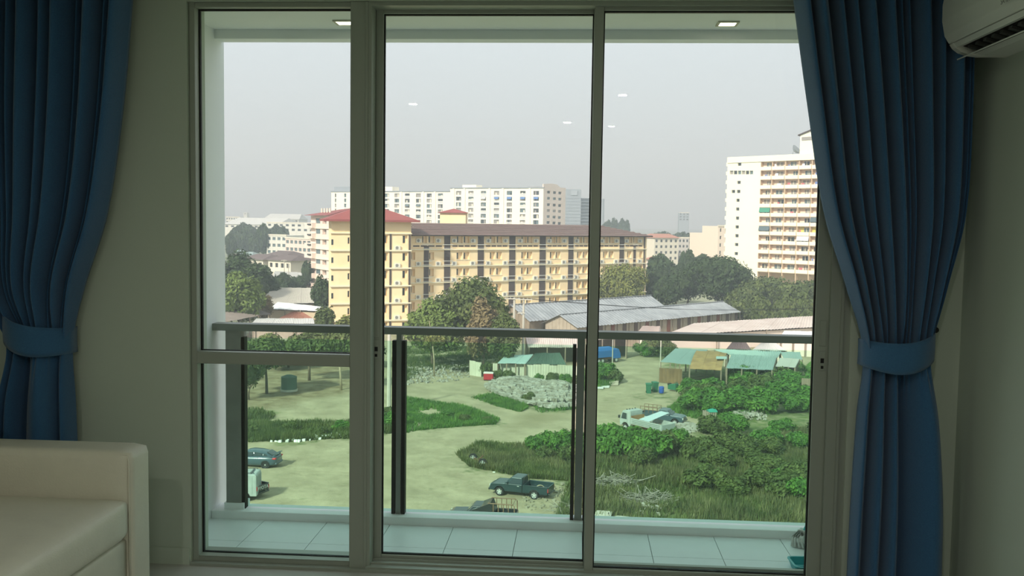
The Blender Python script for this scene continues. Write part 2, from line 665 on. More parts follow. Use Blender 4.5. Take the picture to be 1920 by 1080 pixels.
ac_part('body', [(0, .282), (.15, .28), (.19, .06), (.17, .055), (.09, .012), (.08, .002), (0, 0)], M_PLAST, AY0 + .004, AY1 - .004)
ac_part('front_panel', [(.10, .284), (.16, .284), (.21, .272), (.232, .25), (.241, .19), (.240, .13), (.229, .075), (.211, .047), (.19, .05), (.12, .20)], M_PLAST, AY0, AY1, .004)
ac_part('outlet_lip', [(.206, .045), (.196, .029), (.176, .032), (.16, .045), (.18, .055)], M_PLAST)
for y0 in (AY0, AY1 - .035):
    ac_part('end_cap', [(.209, .045), (.197, .028), (.177, .013), (.148, .003), (.11, -.002), (0, -.002), (0, .06), (.19, .06)], M_PLAST, y0, y0 + .035)
ac_part('outlet_cavity', [(.178, .036), (.19, .05), (.06, .09), (.05, .025), (.09, .010)], M_DARK, AY0 + .035, AY1 - .035)
ac_part('bottom_pan', [(.10, -.001), (.13, .006), (.09, .02), (0, .03), (0, -.001)], M_PLAST, AY0 + .03, AY1 - .03)
ac_part('louver_flap', [(.174, -.006), (.173, -.011), (.098, .022), (.100, .027)], M_PLAST, AY0 + .01, AY1 + .012)
M_VANE = mat('grey_vane', (.10, .105, .10), .5)
for k in range(11):
    y = AY0 + .07 + k * .068
    ac_part('vane', [(.166, .022), (.162, .038), (.10, .05), (.10, .02), (.13, .013)], M_VANE, y, y + .026)
MB(ac.location).bar(acx((.164, .040), AY0 + .05), acx((.164, .040), AY1 - .06), .004, .004).build('vane_link', M_VANE, ac)
tm = text_mesh('SAMSUNG', .024, M_DARK, 'brand_lettering')
lt = put('brand_lettering', tm, ac)
d_ = ray(1876, 9)
t_ = (AX - .2425) / d_.x
tp = EYE + d_ * t_
# read from the window end towards the room: local x -> -Y, local y -> Z, normal -> -X
lt.matrix_local = Matrix(((0, 0, -1, -.2425), (-1, 0, 0, tp.y - ac.location.y), (0, 1, 0, tp.z - ac.location.z), (0, 0, 0, 1)))

# ------------------------------------------------------------------ balcony
M_WHITEP = mat('balcony_paint', (.88, .91, .90), .6, var=.03, vscale=6)
M_TILE = mat('balcony_tile', (.82, .88, .88), .4, var=.04, vscale=9, spec=.4)
M_GROUT = mat('grout', (.16, .18, .17), .9)
M_GREY = mat('grey_metal', (.23, .24, .22), .45, spec=.4)
M_GREY2 = mat('grey_render', (.30, .30, .275), .8, var=.15, vscale=12)
BY0, BY1, BYC = 4.30, 4.81, 4.955
BL, BR = -1.885, 1.42
bf = struct(MB().box(BL - .1, BR + .1, BY0, BYC, -.32, -.026).build('floor_balcony', M_GROUT))
tm_ = MB().box(-.1635, .1635, -.1635, .1635, -.02, 0).mesh('tile', M_TILE)
k = 0
for i in range(-5, 6):
    for j in range(2):
        xc_ = .0505 + .33 * i - .165 + .0
        x0_, x1_ = max(BL, xc_ - .1635), min(BR, xc_ + .1635)
        y1_ = BY1 - .001 - j * .33
        y0_ = max(y1_ - .327, BY0)
        if x1_ - x0_ < .02:
            continue
        put('tile', tm_, bf, ((x0_ + x1_) / 2, (y0_ + y1_) / 2, -.02), (0, 0, 0), ((x1_ - x0_) / .327, (y1_ - y0_) / .327, 1))
struct(bx('trim_2', M_WHITEP, None, BL, BR, BY1, BYC, -.3, .022, .004))
struct(MB().box(BL - .2, BR + .2, BY0, 5.0, 2.515, 2.8).box(BL - .2, BR + .2, 4.90, 5.0, 2.468, 2.515).build('ceiling_balcony', M_WHITEP))
struct(MB().box(BL - .25, BL, BY0, 5.03, -.32, 2.515).build('wall_balcony_left', M_WHITEP))
struct(MB().box(BR, BR + .25, BY0, 5.03, -.32, 2.515).build('wall_balcony_right', M_WHITEP))
# railing
rl = emp('balcony_railing', (0, 4.88, .022), label='grey metal balcony railing with green tinted glass panels', cat='railing')
ro = rl.location
yr = 4.88
ztr = aY(900, 616, yr).z
o = MB(ro).box(BL, BR, yr - .04, yr + .04, ztr - .036, ztr).build('top_rail', M_GREY, rl)
zg = aY(900, 643, yr).z
posts = [(X(427, yr, 700), X(455, yr, 700)), (X(743, yr, 700), X(755, yr, 700)), (X(1080, yr, 700), X(1097, yr, 700))]
MB(ro).box(posts[0][0], posts[0][1], yr - .03, yr + .06, .05, ztr - .036).build('end_column', M_GREY2, rl)
MB(ro).box(posts[0][0] - .01, posts[0][1] + .015, yr - .035, yr + .06, .022, .055).build('column_foot', M_WHITEP, rl)
for a, b in posts[1:]:
    MB(ro).box(a + .004, b - .004, yr - .02, yr + .03, .022, ztr - .036).build('post', M_GREY, rl)
MB(ro).box(BR - .05, BR, yr - .02, yr + .03, .022, ztr - .036).build('post', M_GREY, rl)
edges = [posts[0][1], posts[1][0], posts[1][1], posts[2][0], posts[2][1], BR - .05]
for q in range(3):
    a, b = edges[2 * q], edges[2 * q + 1]
    gp = MB(ro).box(a + .004, b - .004, yr - .005, yr + .005, .03, zg).build('glass_panel', M_RGLASS, rl)
    for xx, sg in ((a, 1), (b, -1)):
        if q == 2 and sg == -1:
            continue
        MB(ro).box(min(xx, xx + sg * .018), max(xx, xx + sg * .018), yr - .022, yr + .022, .022, zg + .004).build('glass_channel', M_BLACK, gp)
# small foot brace of the last rail post
pb = aY(1505, 986, 4.84)
M_LAMP = mat('warm_lamp', (1, .93, .74), .5, emit=5)
M_LHOUSE = mat('lamp_trim', (.55, .53, .42), .5)
for k, px in enumerate((647, 1364)):
    p = aZ(px, 43 if k == 0 else 45, 2.51)
    d = emp('downlight', (p.x, p.y, 2.515), label=('square recessed downlight in the balcony ceiling above the fixed window', 'square recessed downlight in the balcony ceiling above the door by the tied-back curtain')[k], cat='ceiling light', group='balcony downlights')
    MB(d.location).box(p.x - .05, p.x + .05, p.y - .05, p.y - .038, 2.507, 2.516).box(p.x - .05, p.x + .05, p.y + .038, p.y + .05, 2.507, 2.516).box(p.x - .05, p.x - .038, p.y - .038, p.y + .038, 2.507, 2.516).box(p.x + .038, p.x + .05, p.y - .038, p.y + .038, 2.507, 2.516).build('trim_ring', M_LHOUSE, d)
    MB(d.location).box(p.x - .038, p.x + .038, p.y - .038, p.y + .038, 2.509, 2.516).build('diffuser', M_LAMP, d)
# teal plastic tray, mop
M_TEAL = mat('teal_plastic', (.0, .36, .40), .35, spec=.5)


def rr(hx, hy, r, z, n=5):
    q = []
    for sx_, sy_, a0 in ((1, 1, 0), (-1, 1, PI / 2), (-1, -1, PI), (1, -1, 1.5 * PI)):
        for i in range(n + 1):
            t = a0 + PI / 2 * i / n
            q.append((sx_ * (hx - r) + r * math.cos(t), sy_ * (hy - r) + r * math.sin(t), z))
    return q


p = aZ(1471, 1050, -.02)
bc = emp('plastic_tray', (p.x + .10, 4.375, -.02), .06, label='teal plastic tray on the balcony tiles', cat='tray')
secs = [rr(.086, .062, .02, 0), rr(.092, .066, .02, .018), rr(.098, .072, .022, .034), rr(.102, .075, .024, .036), rr(.102, .075, .024, .040), rr(.092, .066, .02, .040), rr(.086, .06, .018, .02), rr(.08, .055, .016, .006)]
MB().loft(secs).build('pan', M_TEAL, bc)
MB().box(-.09, .09, -.006, .006, .006, .022).build('divider_rib', M_TEAL, bc)
M_MOP = mat('mop_cotton', (.78, .80, .76), .9, var=.2, vscale=60)
p = aZ(1507, 1028, -.02)
mp = emp('mop', (p.x + .012, p.y + .03, -.02), label='white cotton mop leaning in the balcony corner', cat='mop')
st = MB()
for i in range(26):
    a = 2 * PI * i / 26 + random.uniform(-.1, .1)
    r = random.uniform(.035, .065)
    st.tube([(0, 0, .125), (r * .5 * math.cos(a), r * .5 * math.sin(a), .13), (r * math.cos(a), r * math.sin(a), .07), (r * 1.15 * math.cos(a + .3), r * 1.15 * math.sin(a + .3), .008), (r * .8 * math.cos(a + .5), r * .8 * math.sin(a + .5), .006)], .007, 5)
core = rbox(0, 0, .055, .085, .085, .10, .035, 6)
st.poly([tuple(v) for v in core.v], core.f)
ms = st.build('cotton_strings', M_MOP, mp, True)
ms['label'] = 'looped white cotton strings'
ms.scale = (1, 1, .62)
MB().cyl((0, 0, .07), (.03, .03, .12), .016, 10, .012).build('socket', M_TEAL, mp)
MB().tube([(.03, .03, .115), (.26, .085, 1.2)], .011, 8).build('pole', M_PLAST, mp)

# ------------------------------------------------------------------ lamps of the room itself (they show as small marks in the glass)
M_ROOMLAMP = mat('room_lamp', (1, .97, .88), .5, emit=8)
for k, (lx, ly, lb) in enumerate(((-1.36, .6, 'over the sofa side of the room'), (.31, 1.1, 'over the middle of the room'), (-.12, -.75, 'in front of the back wall'), (.31, -1.2, 'next to the back wall and the right wall'))):
    d = emp('downlight_offscreen', (lx, ly, ZC), label='square recessed room downlight ' + lb, cat='ceiling light', group='room downlights')
    a, b_ = .03, .042
    MB(d.location).box(lx - b_, lx + b_, ly - b_, ly - a, ZC - .008, ZC).box(lx - b_, lx + b_, ly + a, ly + b_, ZC - .008, ZC).box(lx - b_, lx - a, ly - a, ly + a, ZC - .008, ZC).box(lx + a, lx + b_, ly - a, ly + a, ZC - .008, ZC).build('trim_ring', M_PLAST, d)
    MB(d.location).box(lx - a, lx + a, ly - a, ly + a, ZC - .004, ZC).build('diffuser_offscreen', M_ROOMLAMP, d)
    la = bpy.data.lights.new('room_lamp_offscreen', 'AREA')
    la.energy = ROOM_W
    la.size = .055
    la.color = (1, .98, .88)
    lo = bpy.data.objects.new('room_lamp_offscreen', la)
    COL.objects.link(lo)
    lo.location = (lx, ly, ZC - .012)

# ------------------------------------------------------------------ ground outside
def pip(x, y, poly):
    c = False
    j = len(poly) - 1
    for i in range(len(poly)):
        xi, yi = poly[i]
        xj, yj = poly[j]
        if (yi > y) != (yj > y) and x < (xj - xi) * (y - yi) / (yj - yi) + xi:
            c = not c
        j = i
    return c


def gpoly(pts):
    return [(p.x, p.y) for p in (aZ(a, b) for a, b in pts)]


GRASS = [gpoly(q) for q in (
    [(380, 795), (520, 790), (560, 794), (600, 789), (665, 790), (720, 775), (745, 770), (745, 812), (660, 822), (560, 828), (380, 832)],
    [(380, 760), (490, 768), (522, 776), (505, 788), (380, 792)],
    [(750, 742), (800, 753), (850, 757), (890, 770), (937, 787), (930, 797), (870, 800), (800, 806), (750, 815)],
    [(880, 744), (950, 738), (992, 766), (975, 774), (930, 762)],
    [(855, 852), (900, 833), (1000, 833), (1120, 838), (1150, 824), (1280, 817), (1320, 800), (1300, 782), (1255, 768), (1290, 735), (1270, 715), (1290, 690), (1700, 690), (1800, 1000), (1030, 1000), (1062, 905), (985, 900), (930, 888), (880, 878)],
    [(1085, 690), (1150, 690), (1166, 715), (1140, 727), (1085, 735)],
    [(1195, 648), (1300, 648), (1300, 690), (1240, 690), (1238, 675), (1205, 668)],
    [(1000, 760), (1085, 750), (1085, 768), (1010, 776)])]
SPARSE = [gpoly(q) for q in ([(720, 610), (940, 610), (940, 690), (880, 705), (830, 690), (720, 722)], [(1180, 735), (1280, 735), (1270, 750), (1190, 752)])]
BARE = [gpoly(q) for q in ([(755, 762), (820, 762), (835, 785), (800, 792), (755, 795)], [(1230, 800), (1300, 792), (1330, 800), (1300, 815), (1240, 812)])]
LITTER = [gpoly(q) for q in ([(380, 660), (665, 660), (665, 735), (600, 742), (540, 765), (380, 765)], [(1370, 770), (1420, 770), (1430, 788), (1370, 785)])]
WET = [gpoly(q) for q in ([(945, 800), (985, 783), (1040, 772), (1085, 764), (1070, 780), (1010, 795), (965, 803)], [(1128, 770), (1150, 762), (1160, 750), (1175, 762), (1172, 770)])]


def inany(x, y, S):
    return any(pip(x, y, q) for q in S)


def region(x, y):
    """colour weights of the ground at a place: grass, litter, wet"""
    a = noise.noise(Vector((x * .25, y * .18, 0))) * 2.2 + noise.noise(Vector((x * .9, y * .7, 3))) * .8
    b = noise.noise(Vector((x * .25 + 9, y * .18, 5))) * 3.0
    xs, ys = x + a, y + b
    g_ = 1.0 if inany(xs, ys, GRASS) else (.55 if inany(xs, ys, SPARSE) else 0.0)
    if inany(xs, ys, BARE):
        g_ *= .15
    l_ = 1.0 if inany(xs, ys, LITTER) else 0.0
    w_ = 1.0 if inany(xs, ys, WET) else 0.0
    if y > 165:
        g_ = max(g_, .6)
    return g_, l_, w_


gm = bpy.data.materials.new('yard_ground')
gm.use_nodes = True
n = gm.node_tree
b = n.nodes['Principled BSDF']
b.inputs['Roughness'].default_value = .95
b.inputs['Specular IOR Level'].default_value = .1
at_ = n.nodes.new('ShaderNodeVertexColor')
at_.layer_name = 'cover'
sp = n.nodes.new('ShaderNodeSeparateColor')
n.links.new(at_.outputs[0], sp.inputs[0])
tcg = n.nodes.new('ShaderNodeTexCoord')


def noise_ramp(scale, c1, c2, p1=.35, p2=.65, det=7, stretch=None):
    no = n.nodes.new('ShaderNodeTexNoise')
    no.inputs['Scale'].default_value = scale
    no.inputs['Detail'].default_value = det
    no.inputs['Roughness'].default_value = .7
    if stretch:
        mp_ = n.nodes.new('ShaderNodeMapping')
        mp_.inputs['Scale'].default_value = stretch
        n.links.new(tcg.outputs['Object'], mp_.inputs[0])
        n.links.new(mp_.outputs[0], no.inputs['Vector'])
    else:
        n.links.new(tcg.outputs['Object'], no.inputs['Vector'])
    r = n.nodes.new('ShaderNodeValToRGB')
    r.color_ramp.elements[0].position = p1
    r.color_ramp.elements[1].position = p2
    r.color_ramp.elements[0].color = (*c1, 1)
    r.color_ramp.elements[1].color = (*c2, 1)
    n.links.new(no.outputs['Fac'], r.inputs[0])
    return r.outputs[0], no.outputs['Fac']


def mixc(fac, a, b_):
    m_ = n.nodes.new('ShaderNodeMix')
    m_.data_type = 'RGBA'
    n.links.new(fac, m_.inputs['Factor'])
    n.links.new(a, m_.inputs['A'])
    n.links.new(b_, m_.inputs['B'])
    return m_.outputs['Result']


sand, _ = noise_ramp(.35, (.26, .22, .135), (.46, .395, .255), .3, .7, det=12)
grass, _ = noise_ramp(.5, (.055, .095, .028), (.15, .185, .06), det=9)
litter, _ = noise_ramp(.6, (.16, .115, .06), (.36, .30, .18), det=9)
wet, _ = noise_ramp(.3, (.25, .21, .12), (.30, .25, .15))
_, brk = noise_ramp(1.1, (0, 0, 0), (1, 1, 1), det=9)
# ragged edge between turf and sand
ad = n.nodes.new('ShaderNodeMath')
ad.operation = 'MULTIPLY_ADD'
ad.inputs[1].default_value = 4.0
n.links.new(brk, ad.inputs[0])
su = n.nodes.new('ShaderNodeMath')
su.operation = 'MULTIPLY_ADD'
su.inputs[1].default_value = 1.15
su.inputs[2].default_value = -2.35
n.links.new(sp.outputs[0], su.inputs[0])
n.links.new(su.outputs[0], ad.inputs[2])
cl_ = n.nodes.new('ShaderNodeClamp')
n.links.new(ad.outputs[0], cl_.inputs[0])
c_ = mixc(sp.outputs[1], sand, litter)
c_ = mixc(sp.outputs[2], c_, wet)
c_ = mixc(cl_.outputs[0], c_, grass)
n.links.new(c_, b.inputs['Base Color'])
bp = n.nodes.new('ShaderNodeBump')
bp.inputs['Strength'].default_value = .5
bp.inputs['Distance'].default_value = .25
n.links.new(brk, bp.inputs['Height'])
n.links.new(bp.outputs[0], b.inputs['Normal'])

GX0, GX1, GY0, GY1, GS = -60, 62, 52, 190, .75
nx, ny = int((GX1 - GX0) / GS), int((GY1 - GY0) / GS)


def ground_h(x, y):
    """small undulation of the yard; flat at its border"""
    e = min(1, max(0, min(x - GX0, GX1 - x, y - GY0, GY1 - y) / 6))
    h = .12 * noise.noise(Vector((x * .12, y * .12, 1))) + .05 * noise.noise(Vector((x * .5, y * .5, 2)))
    return GZ + e * h


vs, fs, cs = [], [], []
for j in range(ny + 1):
    for i in range(nx + 1):
        x, y = GX0 + i * GS, GY0 + j * GS
        vs.append((x, y, ground_h(x, y)))
        cs.append(region(x, y))
for j in range(ny):
    for i in range(nx):
        a = j * (nx + 1) + i
        fs.append((a, a + 1, a + nx + 2, a + nx + 1))
yard = MB().poly(vs, fs).build('ground_yard', gm, None, True)
import numpy as np
arr = np.array(cs, dtype=np.float32).reshape(ny + 1, nx + 1, 3)
for _ in range(2):
    pad = np.pad(arr, ((1, 1), (1, 1), (0, 0)), mode='edge')
    arr = sum(pad[a:a + ny + 1, b_:b_ + nx + 1] for a in range(3) for b_ in range(3)) / 9
cs = [tuple(q) for q in arr.reshape(-1, 3)]
ca = yard.data.color_attributes.new('cover', 'FLOAT_COLOR', 'POINT')
ca.data.foreach_set('color', [q for c in cs for q in (*c, 1)])
struct(yard)
M_FARG = mat('far_ground', (.30, .31, .21), .95, col2=(.14, .17, .09), vscale=.02, spec=.1)
far = struct(MB().poly([(-3000, 8, GZ - .02), (3000, 8, GZ - .02), (3000, 3900, GZ - .02), (-3000, 3900, GZ - .02), (GX0, GY0, GZ - .02), (GX1, GY0, GZ - .02), (GX1, GY1, GZ - .02), (GX0, GY1, GZ - .02)],
                     [(0, 1, 5, 4), (1, 2, 6, 5), (2, 3, 7, 6), (3, 0, 4, 7)]).build('ground_town', M_FARG))

# ------------------------------------------------------------------ foliage
def leaf_mat(name, c1, c2, c3, sc=.5):
    m = bpy.data.materials.new(name)
    m.use_nodes = True
    q = m.node_tree
    b_ = q.nodes['Principled BSDF']
    b_.inputs['Roughness'].default_value = .65
    b_.inputs['Specular IOR Level'].default_value = .2
    t = q.nodes.new('ShaderNodeTexCoord')
    no = q.nodes.new('ShaderNodeTexNoise')
    no.inputs['Scale'].default_value = sc
    no.inputs['Detail'].default_value = 8
    no.inputs['Roughness'].default_value = .8
    r = q.nodes.new('ShaderNodeValToRGB')
    e = r.color_ramp.elements
    e[0].position, e[1].position = .34, .68
    e[0].color, e[1].color = (*c1, 1), (*c3, 1)
    e2 = e.new(.5)
    e2.color = (*c2, 1)
    q.links.new(t.outputs['Object'], no.inputs['Vector'])
    q.links.new(no.outputs['Fac'], r.inputs[0])
    q.links.new(r.outputs[0], b_.inputs['Base Color'])
    tl = q.nodes.new('ShaderNodeBsdfTranslucent')
    mx = q.nodes.new('ShaderNodeMixShader')
    mx.inputs[0].default_value = .25
    q.links.new(r.outputs[0], tl.inputs[0])
    q.links.new(b_.outputs[0], mx.inputs[1])
    q.links.new(tl.outputs[0], mx.inputs[2])
    q.links.new(mx.outputs[0], q.nodes['Material Output'].inputs[0])
    MATS[name] = m
    return m


L_DARK = leaf_mat('leaf_dark', (.022, .042, .016), (.05, .085, .03), (.10, .14, .05))
L_MID = leaf_mat('leaf_mid', (.035, .055, .016), (.095, .13, .035), (.195, .22, .07))
L_LIME = leaf_mat('leaf_lime', (.06, .09, .018), (.14, .20, .045), (.29, .34, .10))
L_STRAW = leaf_mat('grass_straw', (.065, .075, .028), (.15, .158, .06), (.28, .26, .12))
L_BRIGHT = leaf_mat('leaf_bright', (.035, .085, .018), (.085, .20, .03), (.19, .33, .055), .8)
L_YELLOW = leaf_mat('leaf_yellow', (.08, .10, .025), (.18, .20, .05), (.34, .32, .09))
L_DRY = leaf_mat('leaf_dry', (.11, .085, .04), (.22, .17, .08), (.33, .26, .13))
M_BARK = mat('bark', (.20, .15, .10), .9, var=.4, vscale=3)
M_PALEBARK = mat('pale_bark', (.42, .34, .22), .9, var=.3, vscale=3)


def foliage_mesh(name, lobes, n_, leaf, seed, m, droop=.0, flat=0.0):
    """crown: a lumpy core under a shell of separate leaves"""
    rd = random.Random(seed)
    vs, fs = [], []
    # cores
    for c, r in lobes:
        bm_ = bmesh.new()
        bmesh.ops.create_icosphere(bm_, subdivisions=2, radius=1)
        k = len(vs)
        for v in bm_.verts:
            q = v.co * (.60 + .2 * noise.noise(v.co * 2.3 + Vector((seed, c[0], c[2]))))
            vs.append((c[0] + q.x * r[0], c[1] + q.y * r[1], c[2] + q.z * r[2]))
        fs += [[v.index + k for v in f.verts] for f in bm_.faces]
        bm_.free()
    ar = [r[0] * r[1] + r[1] * r[2] + r[0] * r[2] for c, r in lobes]
    tot = sum(ar)
    for li, (c, r) in enumerate(lobes):
        for _ in range(int(n_ * ar[li] / tot)):
            d = Vector((rd.gauss(0, 1), rd.gauss(0, 1), rd.gauss(.25, 1))).normalized()
            s_ = rd.uniform(.62, 1.16)
            p = Vector((c[0] + d.x * r[0] * s_, c[1] + d.y * r[1] * s_, c[2] + d.z * r[2] * s_))
            if any(lj != li and sum(((p[a] - lobes[lj][0][a]) / lobes[lj][1][a]) ** 2 for a in range(3)) < .5 for lj in range(len(lobes))):
                continue
            nrm = (d + Vector((rd.uniform(-1, 1), rd.uniform(-1, 1), rd.uniform(-.6, 1))) * .8).normalized()
            t1 = nrm.cross(Vector((rd.uniform(-1, 1), rd.uniform(-1, 1), rd.uniform(-1, 1)))).normalized()
            if droop:
                t1 = (t1 * (1 - droop) + (Vector((0, 0, -1)) + d * .4) * droop).normalized()
            t2 = nrm.cross(t1).normalized()
            L = leaf * rd.uniform(.8, 1.7)
            W = L * rd.uniform(.4, .65) * (1 - .5 * droop)
            k = len(vs)
            vs += [tuple(p - t1 * L * .5), tuple(p + t2 * W * .5), tuple(p + t1 * L * .5), tuple(p - t2 * W * .5)]
            fs.append((k, k + 1, k + 2, k + 3))
    return MB().poly(vs, fs).mesh(name, m)


def rand_lobes(seed, n_, R, H, z0, spread=.6):
    rd = random.Random(seed)
    out = [((0, 0, z0 + H * .45), (R * .62, R * .62, H * .42))]
    for i in range(n_):
        a = 2 * PI * i / n_ + rd.uniform(-.4, .4)
        k = rd.uniform(.45, 1) * spread
        zz = z0 + H * rd.uniform(.25, .72)
        s_ = rd.uniform(.30, .46)
        out.append(((R * k * math.cos(a), R * k * math.sin(a), zz), (R * s_, R * s_, H * s_ * .72)))
    for i in range(n_ + 3):
        a = rd.uniform(0, 2 * PI)
        k = rd.uniform(.5, 1.05)
        s_ = rd.uniform(.14, .24)
        out.append(((R * k * .8 * math.cos(a), R * k * .8 * math.sin(a), z0 + H * rd.uniform(.3, .95 - .35 * k)), (R * s_, R * s_, H * s_ * .8)))
    out.append((((rd.random() - .5) * R * .4, (rd.random() - .5) * R * .4, z0 + H * .78), (R * .4, R * .4, H * .24)))
    return out


def trunk_mb(h, r, seed, forks=3, reach=1.2):
    rd = random.Random(seed)
    b_ = MB()
    p = [(0, 0, -.15), (rd.uniform(-.1, .1), rd.uniform(-.1, .1), h * .4), (rd.uniform(-.3, .3), rd.uniform(-.3, .3), h * .7)]
    b_.tube(p, r, 7, [r * 1.25, r, r * .8])
    for i in range(forks):
        a = 2 * PI * i / forks + rd.uniform(-.5, .5)
        e = (p[-1][0] + math.cos(a) * reach, p[-1][1] + math.sin(a) * reach, h * rd.uniform(1.05, 1.35))
        m_ = (p[-1][0] + math.cos(a) * reach * .4, p[-1][1] + math.sin(a) * reach * .4, h * .9)
        b_.tube([p[-1], m_, e], r * .5, 6, [r * .65, r * .5, r * .3])
    return b_


TREE_LIB = {}


def tree(px, Y, top_py, wide_px, m, label, grp=None, seed=1, n_=5200, leaf=.55, trunkh=None, lib=None, bark=M_BARK, droop=0, x=None, name='tree', cat='tree', lobes=6, z0f=.22):
    """tree standing on the ground at picture column px and distance Y; its top reaches row top_py"""
    X_ = aY(px, top_py, Y).x if x is None else x
    zt_ = aY(px, top_py, Y).z
    H = zt_ - GZ
    R = wide_px * Y / F_PX / 2
    key = lib
    root = emp(name, (X_, Y, GZ), label=label, cat=cat, group=grp)
    th = trunkh if trunkh else H * .35
    z0 = H * z0f
    if key and key in TREE_LIB:
        me, tm_, R0, H0 = TREE_LIB[key]
        f_ = put('foliage', me, root, scale=(R / R0, R / R0, H / H0))
        t_ = put('trunk', tm_, root, scale=(R / R0, R / R0, H / H0))
        root.rotation_euler.z = seed * 1.7
    else:
        me = foliage_mesh('foliage', rand_lobes(seed, lobes, R, H - z0, z0), n_, leaf, seed, m, droop)
        tm_ = trunk_mb(th, max(.1, R * .045), seed, 3, R * .35).mesh('trunk', bark, True)
        f_ = put('foliage', me, root)
        t_ = put('trunk', tm_, root)
        if key:
            TREE_LIB[key] = (me, tm_, R, H)
    return root

# ------------------------------------------------------------------ buildings of the town
class Face:
    """one upright facade: s runs along it, d goes into the building, z is height above the ground"""

    def __init__(s, pxl, Yl, pxr, Yr, root=None):
        a, b_ = aY(pxl, 450, Yl), aY(pxr, 450, Yr)
        s.o = Vector((a.x, a.y, GZ))
        s.u = Vector((b_.x - a.x, b_.y - a.y, 0))
        s.W = s.u.length
        s.u.normalize()
        s.n = Vector((-s.u.y, s.u.x, 0))     # into the building
        s.ang = math.atan2(s.u.y, s.u.x)
        s.root = root

    def L(s, px, py):
        d = ray(px, py)
        t = (s.o - EYE).dot(s.n) / d.dot(s.n)
        p = EYE + d * t - s.o
        return p.dot(s.u), p.z

    def S(s, px, py=450):
        return s.L(px, py)[0]

    def Zp(s, px, py):
        return s.L(px, py)[1]

    def put(s, name, me, S=0, d=0, z=0, parent=None, scale=(1, 1, 1)):
        p = s.o + s.u * S + s.n * d + Vector((0, 0, z)) - s.root.location
        if parent is not None:
            # parent carries the same facade frame
            o = put(name, me, parent)
            return o
        return put(name, me, s.root, p, (0, 0, s.ang), scale)

    def build(s, name, mb, m, smooth=False):
        return s.put(name, mb.mesh(name, m, smooth))


def skin(x0, x1, z0, z1, d0, d1, holes):
    """wall of thickness d0..d1 with real rectangular openings"""
    xs = sorted({x0, x1, *[h[0] for h in holes], *[h[1] for h in holes]})
    zs = sorted({z0, z1, *[h[2] for h in holes], *[h[3] for h in holes]})
    b_ = MB()
    for zi in range(len(zs) - 1):
        run = None
        zc = (zs[zi] + zs[zi + 1]) / 2
        for xi in range(len(xs) - 1):
            xc_ = (xs[xi] + xs[xi + 1]) / 2
            hole = any(h[0] < xc_ < h[1] and h[2] < zc < h[3] for h in holes)
            if not hole:
                run = [xs[xi], xs[xi + 1]] if run is None else [run[0], xs[xi + 1]]
            if run and (hole or xi == len(xs) - 2):
                b_.box(run[0], run[1], d0, d1, zs[zi], zs[zi + 1])
                run = None
    return b_


def unit(name, w, h, dd, m):
    return MB().box(-w / 2, w / 2, -dd / 2, dd / 2, 0, h).mesh(name, m)


M_ORANGE = mat('apricot_render', (.95, .74, .45), .85, col2=(.90, .67, .38), vscale=.35)
M_BROWN = mat('brown_panel', (.085, .06, .05), .8, var=.2, vscale=.6)
M_LEDGE = mat('ledge_cream', (.82, .73, .52), .85)
M_ROOFB = mat('brown_roof_sheet', (.205, .135, .115), .75, var=.15, vscale=.3)
M_ROOFR = mat('red_roof_sheet', (.31, .085, .075), .7, var=.15, vscale=.3)
M_WINDK = mat('dark_window_glass', (.03, .038, .042), .25, spec=.5)
M_WINBL = mat('bluish_window_glass', (.12, .17, .18), .3, spec=.5)
M_WINGR = mat('curtained_window', (.32, .29, .26), .5)
M_ACW = mat('ac_casing', (.74, .70, .58), .6)
M_FAN = mat('fan_grille', (.25, .24, .21), .6)
M_PIPE = mat('white_pipe', (.80, .78, .70), .5)
M_WHITEB = mat('white_render', (.96, .90, .74), .85, col2=(.86, .80, .68), vscale=.08)
M_PINKB = mat('pale_pink_render', (.84, .68, .58), .85, var=.06, vscale=.1)
M_GREYB = mat('grey_cladding', (.30, .33, .36), .7, var=.08, vscale=.1)
M_TOWER = mat('pale_cream_render', (.95, .90, .68), .85, col2=(.92, .86, .64), vscale=.08)
M_TOWP = mat('peach_render', (.86, .68, .52), .85)
M_CREAM = mat('cream_render', (.82, .73, .58), .85, var=.08, vscale=.2)

AC_ME = MB().box(-.55, .55, -.35, 0, 0, .8).mesh('ac_unit', M_ACW)
FAN_ME = MB().cyl((-.12, -.38, .4), (-.12, -.35, .4), .30, 12).mesh('fan_grille', M_FAN)
BR_ME = MB().box(-.4, .4, -.34, 0, -.06, 0).mesh('bracket', M_FAN)


def ac_unit(f, S, z):
    o = f.put('ac_unit', AC_ME, S, 0, z)
    put('fan_grille', FAN_ME, o)
    return o


# ---- apricot apartment block with brown roof
r0 = emp('apartment_block', (0, 0, GZ), label='long apricot apartment block with brown strips and a brown sheet roof', cat='building')
f = Face(766, 190, 1211, 226, r0)
r0.location = (f.o.x, f.o.y, GZ)
ZE = f.Zp(790, 440)
ST = f.Zp(780, 468) - f.Zp(780, 500)
ST = (ZE - f.Zp(780, 561)) / ((561 - 440) / 31.2)
FL = [f.Zp(780, 468) - k * ST for k in range(6)]     # floor lines, top storey first
WD = f.W
wins_top = [(792, 800), (804, 814), (857, 867), (870, 880), (919.5, 928), (932, 941), (978.5, 987), (989, 998), (1032, 1041), (1043, 1051), (1083, 1091), (1094, 1102), (1132, 1139.5), (1143, 1150.5), (1178, 1185), (1188, 1195)]
wins_low = [(772, 778), (805.5, 813.5)] + wins_top[2:14] + [(1177, 1184), (1200, 1205)]
acs = [(784, 821), (851, 886), (915, 947), (974.5, 1004), (1029, 1057), (1080.5, 1106), (1128, 1155), (1174, 1199)]
strips = [(833, 844), (896, 907), (955, 966), (1012, 1023), (1066, 1075), (1113, 1121), (1162, 1170)]
